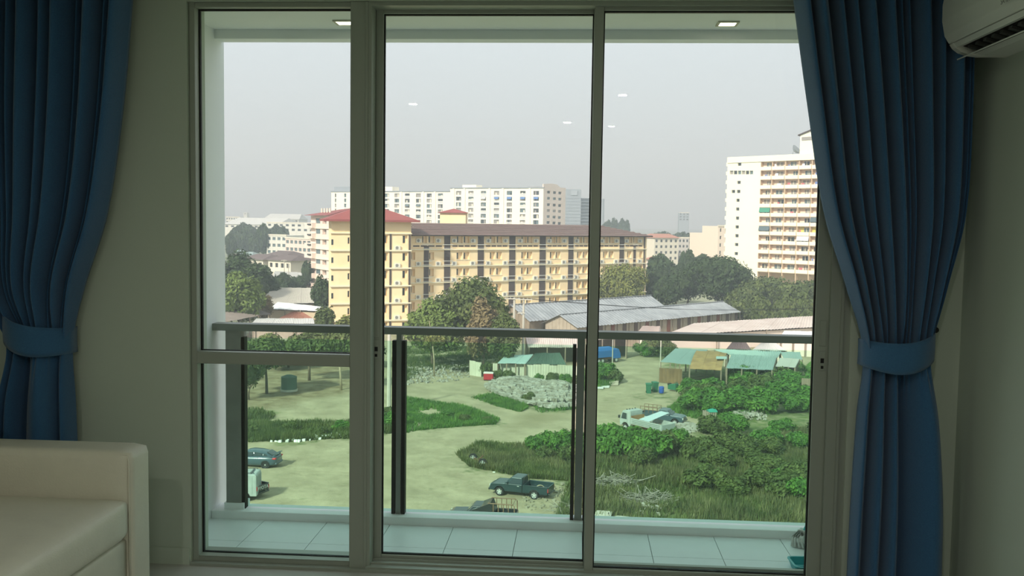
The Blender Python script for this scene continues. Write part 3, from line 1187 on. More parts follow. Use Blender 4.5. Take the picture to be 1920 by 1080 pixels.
strips_low = [(795, 804), (1188, 1192)]
holes, nich = [], []
for k in range(6):
    zb = FL[k]
    for a, b_ in (wins_top if k == 0 else wins_low):
        h = (f.S(a - .4), f.S(b_ + .4), zb + ST * .38, zb + ST * .84)
        holes.append(h)
        nich.append(h)
f.build('wall', skin(0, WD, 0, ZE, 0, .5, holes), M_ORANGE)
f.build('core_wall', MB().box(0, WD, .5, 13, 0, ZE), M_ORANGE)
f.build('end_wall', MB().box(WD - .02, WD + .25, .0, 13, 0, ZE), M_ORANGE)
nw = unit('window', 1, 1, .06, M_WINDK)
lg = unit('sill', 1, .12, .25, M_LEDGE)
for h in nich:
    w_ = h[1] - h[0]
    o = f.put('window', nw, h[0] + w_ * .22, .44, h[2] + .15, None, (w_ * .36, 1, h[3] - h[2] - .3))
    f.put('sill', lg, (h[0] + h[1]) / 2, .05, h[2] - .12, None, (w_ + .3, 1, 1))
for k in range(6):
    f.build('floor_ledge', MB().box(-.1, WD + .3, -.32, 0, FL[k] - .12, FL[k] + .08), M_LEDGE)
    if k:
        for a, b_ in acs:
            for q in (a, b_):
                ac_unit(f, f.S(q), FL[k] + .1)
    else:
        for a, b_ in acs:
            for q in (a, b_):
                ac_unit(f, f.S(q), FL[0] + ST * .42)
slot = unit('louver_slot', 1, .28, .08, M_BROWN)
allst = sorted(strips)
bays = list(zip([770] + [s_[1] for s_ in allst], [s_[0] for s_ in allst] + [1207]))
for a, b_ in bays:
    s0, s1 = f.S(a) + .4, f.S(b_) - .4
    nn = 4
    for q in range(nn):
        f.put('louver_slot', slot, s0 + (s1 - s0) * (q + .5) / nn, -.02, FL[0] + ST * .17, None, ((s1 - s0) / nn * .82, 1, 1))
for a, b_ in strips:
    f.build('brown_strip', MB().box(f.S(a), f.S(b_), -.12, 0, 0, ZE - .02), M_BROWN)
for a, b_ in strips_low:
    f.build('brown_strip', MB().box(f.S(a), f.S(b_), -.12, 0, 0, FL[0] + ST * .22), M_BROWN)
rail = MB().cyl((-.5, 0, 0), (.5, 0, 0), .055, 6).mesh('pipe_rail', M_PIPE)
for k in range(6):
    for a, b_ in strips + strips_low:
        s0, s1 = f.S(a) - .5, f.S(b_) + .5
        for zz in (.25, 1.0):
            f.put('pipe_rail', rail, (s0 + s1) / 2, -.4, FL[k] + zz, None, (s1 - s0, 1, 1))
for a in (768.5, 1208):
    f.build('downpipe', MB().box(f.S(a) - .12, f.S(a) + .12, -.25, 0, 0, ZE), M_BROWN)
# roof: front slope with stepped courses, hipped end
zr = aY(950, 420, f.o.y + 24).z - GZ
ov = 1.1
rb = MB().poly([(-1, -ov, ZE), (WD + ov, -ov, ZE), (WD + ov, 14, ZE), (-1, 14, ZE), (-1, 6.5, zr), (WD - 9, 6.5, zr)], [(0, 1, 5, 4), (1, 2, 5), (2, 3, 4, 5), (3, 0, 4), (3, 2, 1, 0)])
f.build('roof', rb, M_ROOFB)
NC = 9
for q in range(NC):
    t0 = q / NC
    y0_, z0_ = -ov + (6.5 + ov) * t0, ZE + (zr - ZE) * t0
    xr_ = WD + ov - (ov + 9) * t0
    f.build('roof_course', MB().bar((-1, y0_, z0_ + .06), (xr_ - .1, y0_, z0_ + .06), .5, .10, (0, -(zr - ZE), 6.5 + ov)), M_ROOFB)
f.build('fascia', MB().box(-1, WD + ov, -ov - .05, -ov, ZE - .25, ZE + .05), M_BROWN)

# stair hut on the roof
hs = emp('stair_hut', (0, 0, 0), label='small apricot hut with a red pyramid roof on the brown roof', cat='hut')
p = aY(851, 400, 213)
hs.location = (p.x, 213, GZ + 19.5)
hw_ = 25 * 213 / F_PX
zt_ = aY(851, 399, 213 - hw_ * .6).z
for nm, m_, mb in (('wall', M_ORANGE, MB().box(-hw_ * .97, hw_ * .97, -hw_ * .6, hw_ * .6, 0, zt_ - GZ - 19.5)),
                   ('roof', M_ROOFR, MB().poly([(-hw_ * 1.15, -hw_ * .8, 0), (hw_ * 1.15, -hw_ * .8, 0), (hw_ * 1.15, hw_ * .8, 0), (-hw_ * 1.15, hw_ * .8, 0), (0, 0, .95)], [(0, 1, 4), (1, 2, 4), (2, 3, 4), (3, 0, 4), (3, 2, 1, 0)]))):
    mb.build(nm, m_, hs, loc=(0, 0, 0 if nm == 'wall' else zt_ - GZ - 19.5))

# ---- the near wing with red hip roof
r1 = emp('apartment_wing', (0, 0, GZ), label='apricot apartment wing with a red hipped roof', cat='building')
g1 = Face(621, 181, 769, 187, r1)
r1.location = (g1.o.x, g1.o.y, GZ)
W1 = g1.W
ZW = g1.Zp(740, 412)
F1 = [g1.Zp(735, y) for y in (469.5, 502.5, 535.5, 568, 600)]
st1 = F1[0] - F1[1]
F1.append(F1[-1] - st1)
holes = []
wl = [(755, 764, .40, .86), (721, 727, .40, .86)]
for zb in F1:
    for a, b_, c, d in wl:
        holes.append((g1.S(a), g1.S(b_), zb + st1 * c, zb + st1 * d))
hz_ = []
for zb in F1:
    hz_.append((g1.S(652), g1.S(655.5), zb + st1 * .35, zb + st1 * .72))
g1.build('wall', skin(0, W1, 0, ZW, 0, .45, holes + hz_), M_ORANGE)
g1.build('core_wall', MB().box(.6, W1 - .02, .45, 3.2, 0, ZW), M_ORANGE)
g1.build('side_wall', MB().box(0, .6, .45, 3.2, 0, ZW).box(W1 - .02, W1 + .2, 0, 3.2, 0, ZW), M_ORANGE)
for h in holes + hz_:
    w_ = h[1] - h[0]
    g1.put('window', nw, h[0] + w_ * (.3 if h in holes else .5), .40, h[2] + .1, None, (w_ * (.5 if h in holes else .9), 1, h[3] - h[2] - .2))
for i, zb in enumerate(F1):
    g1.build('floor_ledge', MB().box(-.25, W1 + .25, -.35, 0, zb - .15, zb + .1), M_LEDGE)
    g1.build('drip_edge', MB().box(-.2, W1 + .2, -.28, 0, zb - .23, zb - .15), M_LEDGE)
    ac_unit(g1, g1.S(745), zb + .12)
    g1.put('window', nw, g1.S(623), -.02, zb + st1 * .3, None, (.35, 1, st1 * .3))
g1.build('brown_strip', MB().box(g1.S(730.5), g1.S(734), -.12, 0, 0, F1[0] + st1 * .95), M_BROWN)
g1.build('brown_strip', MB().box(g1.S(693), g1.S(697), -.12, 0, 0, F1[0] + st1 * .95), M_BROWN)
g1.build('downpipe', MB().box(W1 - .3, W1 + .05, -.3, 0, 0, F1[0] + st1 * .9), M_BROWN)
g1.build('top_ledge', MB().box(-.3, W1 + .3, -.3, 0, F1[0] + st1 * .93, F1[0] + st1 * .99), M_LEDGE)
zs = aY(690, 386, 186).z - GZ
o_ = 1.5
g1.build('roof', MB().poly([(-o_, -o_, ZW - .1), (W1 + o_, -o_, ZW - .1), (W1 + o_, 4.6, ZW - .1), (-o_, 4.6, ZW - .1), (W1 * .38, 1.6, zs), (W1 * .58, 1.6, zs)], [(0, 1, 5, 4), (1, 2, 5), (2, 3, 4, 5), (3, 0, 4), (3, 2, 1, 0)]), M_ROOFR)
g1.build('roof_edge', MB().box(-o_ - .05, W1 + o_ + .05, -o_ - .1, -o_, ZW - .45, ZW - .05).box(W1 + o_, W1 + o_ + .1, -o_ - .1, 4.6, ZW - .45, ZW - .05).box(-o_ - .1, -o_, -o_ - .1, 4.6, ZW - .45, ZW - .05), M_ROOFR)
# aerial frame beside the roof
an = emp('aerial_mast', (0, 0, 0), label='white aerial mast leaning beside the red hipped roof', cat='aerial')
p = aY(769, 438, 188.5)
an.location = (p.x, 188.5, p.z - .3)
MB().tube([(0, 0, 0), (0, 0, 2.2)], .08, 6).build('mast', M_PIPE, an)
MB().bar((-.6, 0, 2.7), (.6, 0, 1.6), .09).build('crossbar', M_PIPE, an)
MB().bar((0, 0, 1.7), (.6, 0, 2.3), .07).build('strut', M_PIPE, an)

# ---- pink-cream block with balconies, behind the wing
r2 = emp('balcony_block', (0, 0, GZ), label='pale peach block with red roofs and green-glazed balconies behind the wing', cat='building')
g2 = Face(583, 268, 619, 256, r2)
r2.location = (g2.o.x, g2.o.y, GZ)
Z2 = g2.Zp(600, 404)
rows = [414, 433.6, 452.6, 471.3, 490, 509, 528]
holes = []
for y in rows:
    holes.append((g2.S(592), g2.S(600.5), g2.Zp(600, y + 5), g2.Zp(600, y - 4.5)))
    holes.append((g2.S(604.5), g2.S(612), g2.Zp(600, y + 5.5), g2.Zp(600, y - 5)))
g2.build('wall', skin(0, g2.W, 0, Z2, 0, .8, holes), M_PINKB)
g2.build('core_wall', MB().box(0, g2.W, .8, 14, 0, Z2), M_TOWP)
wg = unit('window', 1, 1, .1, M_WINBL)
for i, h in enumerate(holes):
    if i % 2 == 0:
        g2.put('window', wg, (h[0] + h[1]) / 2, .2, h[2], None, (h[1] - h[0], 1, h[3] - h[2]))
    else:
        g2.build('balcony_door', MB().box(h[0] + .2, (h[0] + h[1]) / 2 + .2, .72, .8, h[2], h[3] - .2), M_WINGR)
for y in rows:
    zz = g2.Zp(600, y + 5)
    g2.build('balcony', MB().box(g2.S(578), g2.S(592.5), -1.2, .4, zz - 1.3, zz + .1), M_PINKB)
    g2.build('floor_slab', MB().box(-.3, g2.W + .1, -.35, 0, zz - 1.45, zz - 1.2), M_CREAM)
    g2.build('planter', MB().box(g2.S(585), g2.S(591), -1.45, -1.2, zz - .5, zz - .1), M_WINDK)
zz = aY(600, 396, 266).z - GZ
g2.build('roof', MB().poly([(-2, -1.6, Z2), (g2.W + 1, -1.6, Z2), (g2.W + 1, 14, Z2), (-2, 14, Z2), (g2.W * .5, 6, zz + .6), (g2.W + 1, 6, zz + .9)], [(0, 1, 5, 4), (1, 2, 5), (2, 3, 4, 5), (3, 0, 4), (3, 2, 1, 0)]), M_ROOFR)
for k in range(4):
    q = g2.S(594 + 5 * k)
    g2.build('chimney_pot', MB().cyl((q, 1.5, Z2), (q, 1.5, Z2 + 2.0), .28, 8), M_CREAM)

# ---- long white block
r3 = emp('white_block', (0, 0, GZ), label='long white apartment block in rows of small windows beyond the brown roof', cat='building')
g3 = Face(621, 506, 1017.5, 456, r3)
r3.location = (g3.o.x, g3.o.y, GZ)
zA, zB = g3.Zp(790, 359), g3.Zp(930, 352.5)
sA, sB = g3.S(843), g3.W
zc = g3.Zp(640, 356)
colsx = [724.7, 743.5, 763, 783.7, 804, 825, 842, 859, 882, 905.5, 930, 954, 979, 1004]
holes, wn = [], []
lz0 = g3.Zp(804, 366.3)
lst = g3.Zp(804, 366.3) - g3.Zp(804, 376.3)
rz0 = g3.Zp(1004, 361.8)
rst = g3.Zp(1004, 361.8) - g3.Zp(1004, 372.8)
for c in colsx + [701, 682, 664, 647, 629]:
    s_ = g3.S(c)
    left = c < 850
    for k in range(8):
        zc_ = (lz0 - k * lst) if left else (rz0 - k * rst)
        hw2 = 1.45 if not (c < 660) else (.7 if c > 640 else .45)
        holes.append((s_ - hw2, s_ + hw2, zc_ - .95, zc_ + .95))
        wn.append((s_, zc_, hw2))
g3.build('wall', skin(0, sA, 0, zA, 0, .7, [h for h in holes if h[1] < sA]), M_WHITEB)
g3.build('wall', skin(sA, sB, 0, zB, 0, .7, [h for h in holes if h[0] > sA]), M_WHITEB)
g3.build('core_wall', MB().box(0, sA, .7, 16, 0, zA).box(sA, sB, .7, 16, 0, zB), M_WHITEB)
ws3 = [unit('window', 1, 1.9, .1, m_) for m_ in (M_WINDK, M_WINBL, M_WINGR, M_CREAM)]
rd = random.Random(4)
for s_, zc_, hw2 in wn:
    o = g3.put('window', ws3[rd.choice((0, 1, 1, 2, 2))], s_, .6, zc_ - .95, None, (hw2 * 2, 1, 1))
    if hw2 > 1:
        q = rd.random()
        g3.put('casement', ws3[rd.choice((0, 2, 3, 3))], s_ + rd.choice((-.5, .5)), .5, zc_ - .95, None, (.75, 1, rd.choice((1, .6))))
        if q < .3:
            g3.build('parapet', MB().box(s_ - hw2, s_ + hw2, .1, .3, zc_ - .8, zc_ - .2), M_WHITEB)
M_AWN = mat('blue_awning', (.10, .22, .50), .7)
M_AWN2 = mat('pale_awning', (.72, .70, .66), .7)
for c, k, m_ in ((930, 1, M_AWN), (954, 1, M_AWN), (979, 1, M_AWN), (1004, 1, M_AWN), (905.5, 1, M_AWN2), (763, 2, M_WINBL), (783.7, 2, M_WINBL)):
    s_ = g3.S(c)
    zc_ = (lz0 - k * lst) if c < 850 else (rz0 - k * rst)
    g3.build('awning', MB().prism([(s_ - 1.2, 0, zc_ + .8), (s_ - 1.2, -.7, zc_ - .05), (s_ - 1.2, -.6, zc_ - .05), (s_ - 1.2, .1, zc_ + .8)], (2.4, 0, 0)), m_)
for c in (713, 752, 793, 815, 850, 870, 917, 942, 992):
    s_ = g3.S(c)
    g3.build('pilaster', MB().box(s_ - .5, s_ + .5, -.35, 0, 0, zA if c < 843 else zB), M_WHITEB)
g3.build('parapet_cap', MB().box(-.3, sA, -.4, .3, zA - .1, zA + .35).box(sA, sB + .3, -.4, .3, zB - .1, zB + .35), M_GREYB)
for a, b_, y in ((844, 866, 351.5), (864, 890, 346.5), (716, 733, 350), (1010, 1017, 350)):
    g3.build('roof_house', MB().box(g3.S(a), g3.S(b_), 1, 7, 0, g3.Zp((a + b_) / 2, y)), M_WHITEB)
g3.build('roof_house', MB().box(g3.S(622), g3.S(662), 2, 10, 0, g3.Zp(640, 350)), M_GREYB)
g3.build('roof_rail', MB().box(g3.S(985), g3.S(1016), 2, 2.3, zB, g3.Zp(1000, 349.5)), M_GREYB)
# its end wall with three columns of windows
g4 = Face(1017.5, 456, 1059, 470, r3)
z4 = g4.Zp(1040, 351)
holes = []
rz = [360, 371.5, 383.5, 394.5, 406, 417, 428]
for c in (1027.5, 1038.5, 1048.5):
    for y in rz:
        q = y + (c - 1027) * .08
        holes.append((g4.S(c - 2.9), g4.S(c + 2.9), g4.Zp(c, q + 2.6), g4.Zp(c, q - 2.4)))
g4.build('end_wall', skin(0, g4.W, 0, z4, 0, .6, holes), M_PINKB)
g4.build('end_core', MB().box(0.1, g4.W - .1, .6, 10, 0, z4), M_WINGR)
for i, h in enumerate(holes):
    g4.put('window', ws3[(0, 1, 0, 2, 1, 0, 2)[i % 7]], (h[0] + h[1]) / 2, .45, h[2], None, (h[1] - h[0], 1, (h[3] - h[2]) / 1.9))
g4.build('gable_parapet', MB().prism([(0, 0, z4), (0, 0, z4 + 1.2), (g4.W * .35, 0, z4 + 1.6), (g4.W * .6, 0, z4 + 1.4), (g4.W * .75, 0, z4)], (0, .6, 0)), M_PINKB)

# ---- grey slab building behind it
r5 = emp('grey_block', (0, 0, GZ), label='hazy blue-grey slab building beside the white block', cat='building')
g5 = Face(1050, 640, 1140, 640, r5)
r5.location = (g5.o.x, g5.o.y, GZ)
g5.build('tall_part', MB().box(0, g5.S(1088), 0, 20, 0, g5.Zp(1070, 355)), M_GREYB)
g5.build('low_part', MB().box(g5.S(1088), g5.S(1107), 2, 20, 0, g5.Zp(1098, 371)), M_GREYB)
g5.build('sign_frame', MB().box(g5.S(1069), g5.S(1081), -.5, 0, g5.Zp(1075, 366), g5.Zp(1075, 357)), mat('grey_sign_frame', (.36, .39, .42), .7))
for k in range(9):
    q = g5.Zp(1070, 372 + 6 * k)
    g5.build('cladding_joint', MB().box(0, g5.S(1107), -.15, 2.0, q, q + .25), mat('grey_joint', (.24, .27, .30), .7))

# ---- cream tower with balconies
r6 = emp('apartment_tower', (0, 0, GZ), label='tall cream apartment tower with a grid of balconies', cat='building')
g6 = Face(1360, 303, 1560, 279, r6)
r6.location = (g6.o.x, g6.o.y, GZ)
zt6 = g6.Zp(1430, 292)
sM = g6.S(1423.5, 400)
rowsy = [319, 336, 353, 370, 387, 404.3, 421.5, 438.5, 455.5, 472.6, 490.4, 509]
ZF = [g6.Zp(1435, y) for y in rowsy]
sp6 = (ZF[0] - ZF[-1]) / 11
ZF = [ZF[0] - sp6 * k for k in range(12)]
holes = []
small = [(1386.6, 308, 3.3), (1385.5, 342, 3.2), (1384.8, 359, 3.2), (1375, 359, 3.2), (1383.6, 375.5, 3), (1383, 392, 3), (1382.6, 409, 3), (1382, 425.5, 3.2), (1381.5, 442, 3.2), (1381, 458.5, 3.2), (1380.3, 475.5, 3.2), (1380, 492, 3.2)]
for c, y, w_ in small:
    holes.append((g6.S(c - w_, y), g6.S(c + w_, y), g6.Zp(c, y + 2.8), g6.Zp(c, y - 2.8)))
for k in range(6):
    a = 1364.5 + 7.4 * k
    holes.append((g6.S(a), g6.S(a + 6.4), g6.Zp(a, 327), g6.Zp(a, 320.3)))
g6.build('plain_wall', skin(0, sM, 0, zt6, 0, .6, holes), M_TOWER)
g6.build('core_wall', MB().box(0, sM, .6, 20, 0, zt6).box(sM, g6.W, 1.3, 20, ZF[11] - .14, zt6).box(sM, g6.W, 7, 20, 0, ZF[11] - .14), M_TOWP)
for i, h in enumerate(holes):
    g6.put('window', ws3[0 if i < 12 else (2, 0, 1)[i % 3]], (h[0] + h[1]) / 2, .5, h[2], None, (h[1] - h[0], 1, (h[3] - h[2]) / 1.9))
g6.build('top_band', MB().box(0, g6.W, -.25, 2.0, g6.Zp(1435, 303), zt6), M_TOWER)
ex = [1423.5, 1447, 1472, 1497.6, 1522, 1546, 1570]
SE = [g6.S(x, 330) for x in ex]
SE[0] = sM
for s_ in SE:
    g6.build('balcony_fin', MB().box(s_ - .14, s_ + .14, .05, 1.3, 0, ZF[0] + sp6), mat('fin_ochre', (.62, .44, .28), .85))
w6 = [unit('window', 1, 1.25, .1, m_) for m_ in (M_WINDK, M_WINBL, M_WINGR)]
frm = MB().box(-.06, .06, -.1, 0, 0, 1.25).mesh('window_bar', M_TOWER)
rd = random.Random(9)
awn = {(0, 5): mat('green_awning', (.05, .27, .17), .7), (0, 7): mat('slate_awning', (.10, .14, .15), .7), (4, 6): mat('slate_awning', (.10, .14, .15), .7), (3, 8): M_AWN2}
yel = mat('yellow_wall', (.85, .72, .16), .8)
cloths = [mat('cloth_red', (.55, .15, .16), .8), mat('cloth_blue', (.16, .22, .45), .8), mat('cloth_white', (.85, .85, .82), .8)]
par_m = M_TOWER
for c in range(6):
    a, b_ = SE[c] + .14, SE[c + 1] - .14
    for k in range(13):
        zf = ZF[0] - sp6 * k if k < 12 else ZF[0] - sp6 * 12
        top = zf + sp6
        ph = sp6 * .36
        if k == 12:
            continue
        g6.build('balcony_parapet', MB().box(a, b_, -.28, -.05, zf, zf + ph), par_m)
        g6.build('balcony_slab', MB().box(a, b_, -.2, 1.3, zf - .14, zf), M_TOWP)
        w_ = rd.choice((.32, .42, .5)) * (b_ - a)
        cs_ = a + (b_ - a) * rd.uniform(.42, .66)
        o = g6.put('window', w6[rd.choice((0, 1, 1, 2, 2))], cs_, 1.25, zf + .95, None, (w_, 1, 1))
        g6.put('window_bar', frm, cs_, 1.2, zf + .95)
        if rd.random() < .35:
            g6.put('window_bar', frm, cs_ + w_ * .25, 1.2, zf + .95)
        if (c, k) in awn:
            g6.build('awning', MB().prism([(a, -.1, top - .2), (a, -.55, zf + ph + .25), (a, -.5, zf + ph + .2), (a, 0, top - .3)], (b_ - a, 0, 0)), awn[(c, k)])
        elif rd.random() < .2:
            q = a + (b_ - a) * rd.uniform(.1, .5)
            g6.build('hung_cloth', MB().box(q, q + rd.uniform(.4, 1.2), .3, .34, zf + ph, zf + ph + rd.uniform(.4, .8)), cloths[rd.randrange(3)])
        if k == 7 and c in (3, 4):
            g6.build('yellow_back_wall', MB().box(a, b_, 1.18, 1.28, zf, zf + .95).box(a, cs_ - w_ / 2, 1.18, 1.28, zf + .95, top - .2), yel)
# side balconies at the left corner
for k in range(13):
    g6.build('side_balcony', MB().box(-1.0, 0, .8, 5, ZF[0] + sp6 * .6 - sp6 * k, ZF[0] + sp6 * 1.0 - sp6 * k), M_TOWER)
# lift house with mono-pitch roof
s0, s1 = g6.S(1498, 280), g6.S(1560, 280)
z0_, z1_ = g6.Zp(1498, 253), g6.Zp(1527, 243)
g6.build('lift_house', MB().prism([(s0, .5, zt6), (s0, .5, z0_), (s0 + (s1 - s0) * .5, .5, z1_ + .3), (s1, .5, z0_), (s1, .5, zt6)], (0, 9, 0)), M_TOWER)
g6.build('lift_house_roof', MB().prism([(s0 - .6, .1, z0_ - .25), (s0 - .6, .1, z0_ + .1), (s0 + (s1 - s0) * .5, .1, z1_ + .7), (s1 + .6, .1, z0_ + .1), (s1 + .6, .1, z0_ - .25), (s0 + (s1 - s0) * .5, .1, z1_ + .35)], (0, 9.6, 0)), M_BROWN)
for a, b_ in ((1502, 1524.5), (1528, 1545)):
    g6.build('window', MB().box(g6.S(a, 260), g6.S(b_, 260), .35, .55, g6.Zp(1510, 262.5), g6.Zp(1510, 256.5)), M_WINGR)
dish = emp('satellite_dish', (0, 0, 0), label='grey satellite dish on the roof of the cream tower', cat='satellite dish')
s_ = g6.S(1479, 285)
p = g6.o + g6.u * s_ + g6.n * 2
dish.location = (p.x, p.y, GZ + zt6 + .0)
q = []
for j in range(4):
    r_ = .25 + .45 * j
    q.append([(r_ * math.cos(t), r_ * math.sin(t), .12 * j * j) for t in [2 * PI * i / 14 for i in range(14)]])
o = MB().loft(q, True, True).build('reflector', M_GREYB, dish)
o.location = (.5, -.3, 1.0)
o.rotation_euler = (.5, .75, 0)
MB().tube([(0, 0, 0), (.3, 0, 1.05)], .09, 6).build('mount', M_GREYB, dish)
MB().bar((.5, -.3, 1.1), (1.3, -.6, 2.0), .08).build('feed_arm', M_GREYB, dish)


# ---- plain low-rise blocks further off
def lowrise(pxl, pxr, Yl, Yr, top, rows_, cols, label, m_, roof=None, grp=None, depth=12, ww=.5, wh=.45, y_first=None, pitch_px=None, name='lowrise_block', wm=M_WINDK):
    r = emp(name, (0, 0, GZ), label=label, cat='building', group=grp)
    q = Face(pxl, Yl, pxr, Yr, r)
    r.location = (q.o.x, q.o.y, GZ)
    zt2 = q.Zp((pxl + pxr) / 2, top)
    hs_ = []
    sth = 3.0
    for k in range(rows_):
        for c in range(cols):
            a = q.W * (c + .5 - ww / 2) / cols
            zz_ = zt2 - sth * (k + .75)
            if zz_ < .3:
                continue
            hs_.append((a, a + q.W * ww / cols, zz_, zz_ + sth * wh))
    q.build('wall', skin(0, q.W, 0, zt2, 0, .5, hs_), m_)
    q.build('core_wall', MB().box(0, q.W, .5, depth, 0, zt2), m_)
    for h in hs_:
        q.put('window', unit_w(wm), (h[0] + h[1]) / 2, .38, h[2], None, (h[1] - h[0], 1, h[3] - h[2]))
    if roof == 'flat':
        q.build('parapet', MB().box(-.2, q.W + .2, -.25, .2, zt2 - .2, zt2 + .4), M_CREAM)
    elif roof is not None:
        q.build('roof', MB().poly([(-.8, -.8, zt2), (q.W + .8, -.8, zt2), (q.W + .8, depth + .8, zt2), (-.8, depth + .8, zt2), (1.5, depth / 2, zt2 + depth * .17), (q.W - 1.5, depth / 2, zt2 + depth * .17)], [(0, 1, 5, 4), (1, 2, 5), (2, 3, 4, 5), (3, 0, 4), (3, 2, 1, 0)]), roof)
    return q


UW = {}


def unit_w(m_):
    if m_.name not in UW:
        UW[m_.name] = unit('window', 1, 1, .1, m_)
    return UW[m_.name]


M_TERR = mat('terracotta_roof', (.46, .20, .13), .8)
M_PALEROOF = mat('pale_sheet_roof', (.62, .60, .55), .6, var=.1, vscale=.3)
M_TEALROOF = mat('teal_sheet_roof', (.36, .45, .43), .55, var=.12, vscale=.4)
M_HOUSEBR = mat('brown_tile_roof', (.17, .125, .115), .85, var=.25, vscale=.6)
M_WARE = mat('pale_warehouse', (.72, .69, .60), .8)
lowrise(1227, 1272, 500, 508, 446, 4, 5, 'four-storey cream house with a terracotta roof between the block and the tower', M_CREAM, M_TERR)
lowrise(1272, 1292, 525, 525, 446, 4, 3, 'grey shophouse adjoining the cream house with the terracotta roof', mat('grey_render2', (.52, .47, .42), .85), 'flat')
lowrise(1291, 1321, 540, 560, 450, 4, 5, 'row of grey-pink shophouses with long galleries near the tower', mat('dull_pink', (.56, .46, .41), .85), 'flat', ww=.7)
lowrise(1319, 1352, 402, 405, 437, 4, 2, 'plain peach four-storey building beside the cream tower', mat('peach_render2', (.86, .70, .56), .85), 'flat', ww=.2)
lowrise(1346, 1366, 388, 390, 424, 5, 2, 'narrow peach building squeezed against the cream tower', mat('peach_render2', (.86, .70, .56), .85), 'flat', ww=.3)
lowrise(535, 583, 395, 380, 447, 3, 6, 'pinkish shophouses with balconies left of the peach balcony block', M_PINKB, 'flat', ww=.7, wm=M_WINBL)
lowrise(500, 537, 430, 425, 441, 3, 4, 'white shophouse with a wide teal window among trees', M_WARE, 'flat', ww=.6, wm=M_WINBL)
lowrise(420, 520, 720, 700, 421, 1, 9, 'long pale warehouse far off behind hazy trees', M_WARE, M_PALEROOF, depth=30)
lowrise(500, 590, 640, 620, 418, 2, 8, 'far pale factory with grey vents beside the warehouse', M_WARE, 'flat', depth=30)
lowrise(424, 450, 900, 900, 407, 2, 6, 'far pale office house on the hazy skyline', M_WARE, 'flat', ww=.6)
lowrise(495, 560, 900, 900, 411, 1, 7, 'far long shed on the hazy skyline', M_WARE, M_PALEROOF, depth=30)
lowrise(457, 463, 1500, 1500, 399, 1, 1, 'slender pale tower block far off in the haze', M_WARE, 'flat')
lowrise(1272, 1291, 1100, 1100, 399, 3, 3, 'square grey block alone on the far skyline', M_GREYB, 'flat')
rd = random.Random(21)
WALLN = ((M_WARE, 'pale'), (M_CREAM, 'cream'), (M_PINKB, 'pinkish'))
ROOFN = ((M_PALEROOF, 'pale sheet'), (M_TERR, 'terracotta'), (M_TEALROOF, 'teal'), (M_HOUSEBR, 'brown'))
TAKEN = [(aY(x_, 450, y_).x, y_, r_) for x_, y_, r_ in ((560, 388, 14), (518, 428, 12), (470, 715, 45), (545, 635, 30), (440, 905, 14), (527, 905, 30), (1250, 505, 16), (1282, 528, 12), (1306, 555, 12), (1335, 408, 12), (1356, 393, 10), (474, 303, 14), (524, 295, 14), (517, 328, 14), (565, 311, 14), (1282, 1100, 14), (1129, 760, 6), (1400, 298, 24), (600, 262, 14), (1080, 650, 22))]


def scatter_houses(n_, spans, Ya, Yb, wr, hr, dep, where, grp, name):
    done = tries = 0
    while done < n_ and tries < 900:
        tries += 1
        a, b_ = spans[done % len(spans)]
        px, Y = rd.uniform(a, b_), rd.uniform(Ya, Yb)
        w_, hh = rd.uniform(*wr), rd.uniform(*hr)
        X_ = aY(px, 450, Y).x
        R_ = w_ * Y / F_PX / 2 + dep * .55
        if any((X_ - x_) ** 2 + (Y + dep / 2 - y_) ** 2 < (R_ + r_) ** 2 * .8 for x_, y_, r_ in TAKEN):
            continue
        TAKEN.append((X_, Y + dep / 2, R_))
        wm_, wn2 = rd.choice(WALLN)
        rm_, rn2 = rd.choice(ROOFN)
        top = 415.8 + (px - 960) * .0145 + (21.05 - hh) * F_PX / Y
        lowrise(px - w_ / 2, px + w_ / 2, Y, Y + rd.uniform(-4, 4), top, 1, 3, 'low %s house with a %s roof %s' % (wn2, rn2, where), wm_, rm_, grp, name=name, depth=dep)
        done += 1


scatter_houses(26, [(1135, 1350), (1140, 1250), (425, 575)], 560, 1000, (9, 22), (4.5, 8), 10, 'in the hazy distance', 'hazy distant houses', 'distant_house')
scatter_houses(14, [(425, 580), (1225, 1330)], 300, 470, (14, 28), (3.2, 5), 9, 'in the middle distance', 'middle-distance houses', 'low_house')
scatter_houses(12, [(130, 415)], 330, 900, (14, 30), (4, 8), 10, 'beyond the yard corner', 'houses beyond the yard corner', 'distant_house')
# brown-tiled terrace on the left
for k, (pxl, pxr, Y, top) in enumerate(((455, 493, 300, 486), (503, 545, 292, 488), (500, 535, 325, 479), (552, 578, 308, 485))):
    lowrise(pxl, pxr, Y, Y - 6, top, 1, 4, ('terrace house with a brown tiled roof beside the tall dark tree', 'terrace house with a wide brown tiled roof behind the two thin poles', 'terrace house with a brown tiled roof farthest back in the terrace', 'terrace house with a small brown tiled roof next to the peach balcony block')[k], M_CREAM, M_HOUSEBR, 'brown-roofed terrace houses', name='terrace_house', depth=9)
# tall thin chimney beyond the brown roof
ch = emp('chimney_stack', (0, 0, 0), label='thin grey chimney stack on the skyline behind the brown roof', cat='chimney')
p = aY(1129.5, 400, 760)
ch.location = (p.x, 760, GZ)
ztc = aY(1129, 373, 760).z - GZ
MB().cyl((0, 0, 0), (0, 0, ztc), 1.6, 10, 1.3).build('shaft', M_GREYB, ch)
MB().cyl((0, 0, ztc - 1.5), (0, 0, ztc + .1), 1.5, 10).build('rim', M_GREYB, ch)

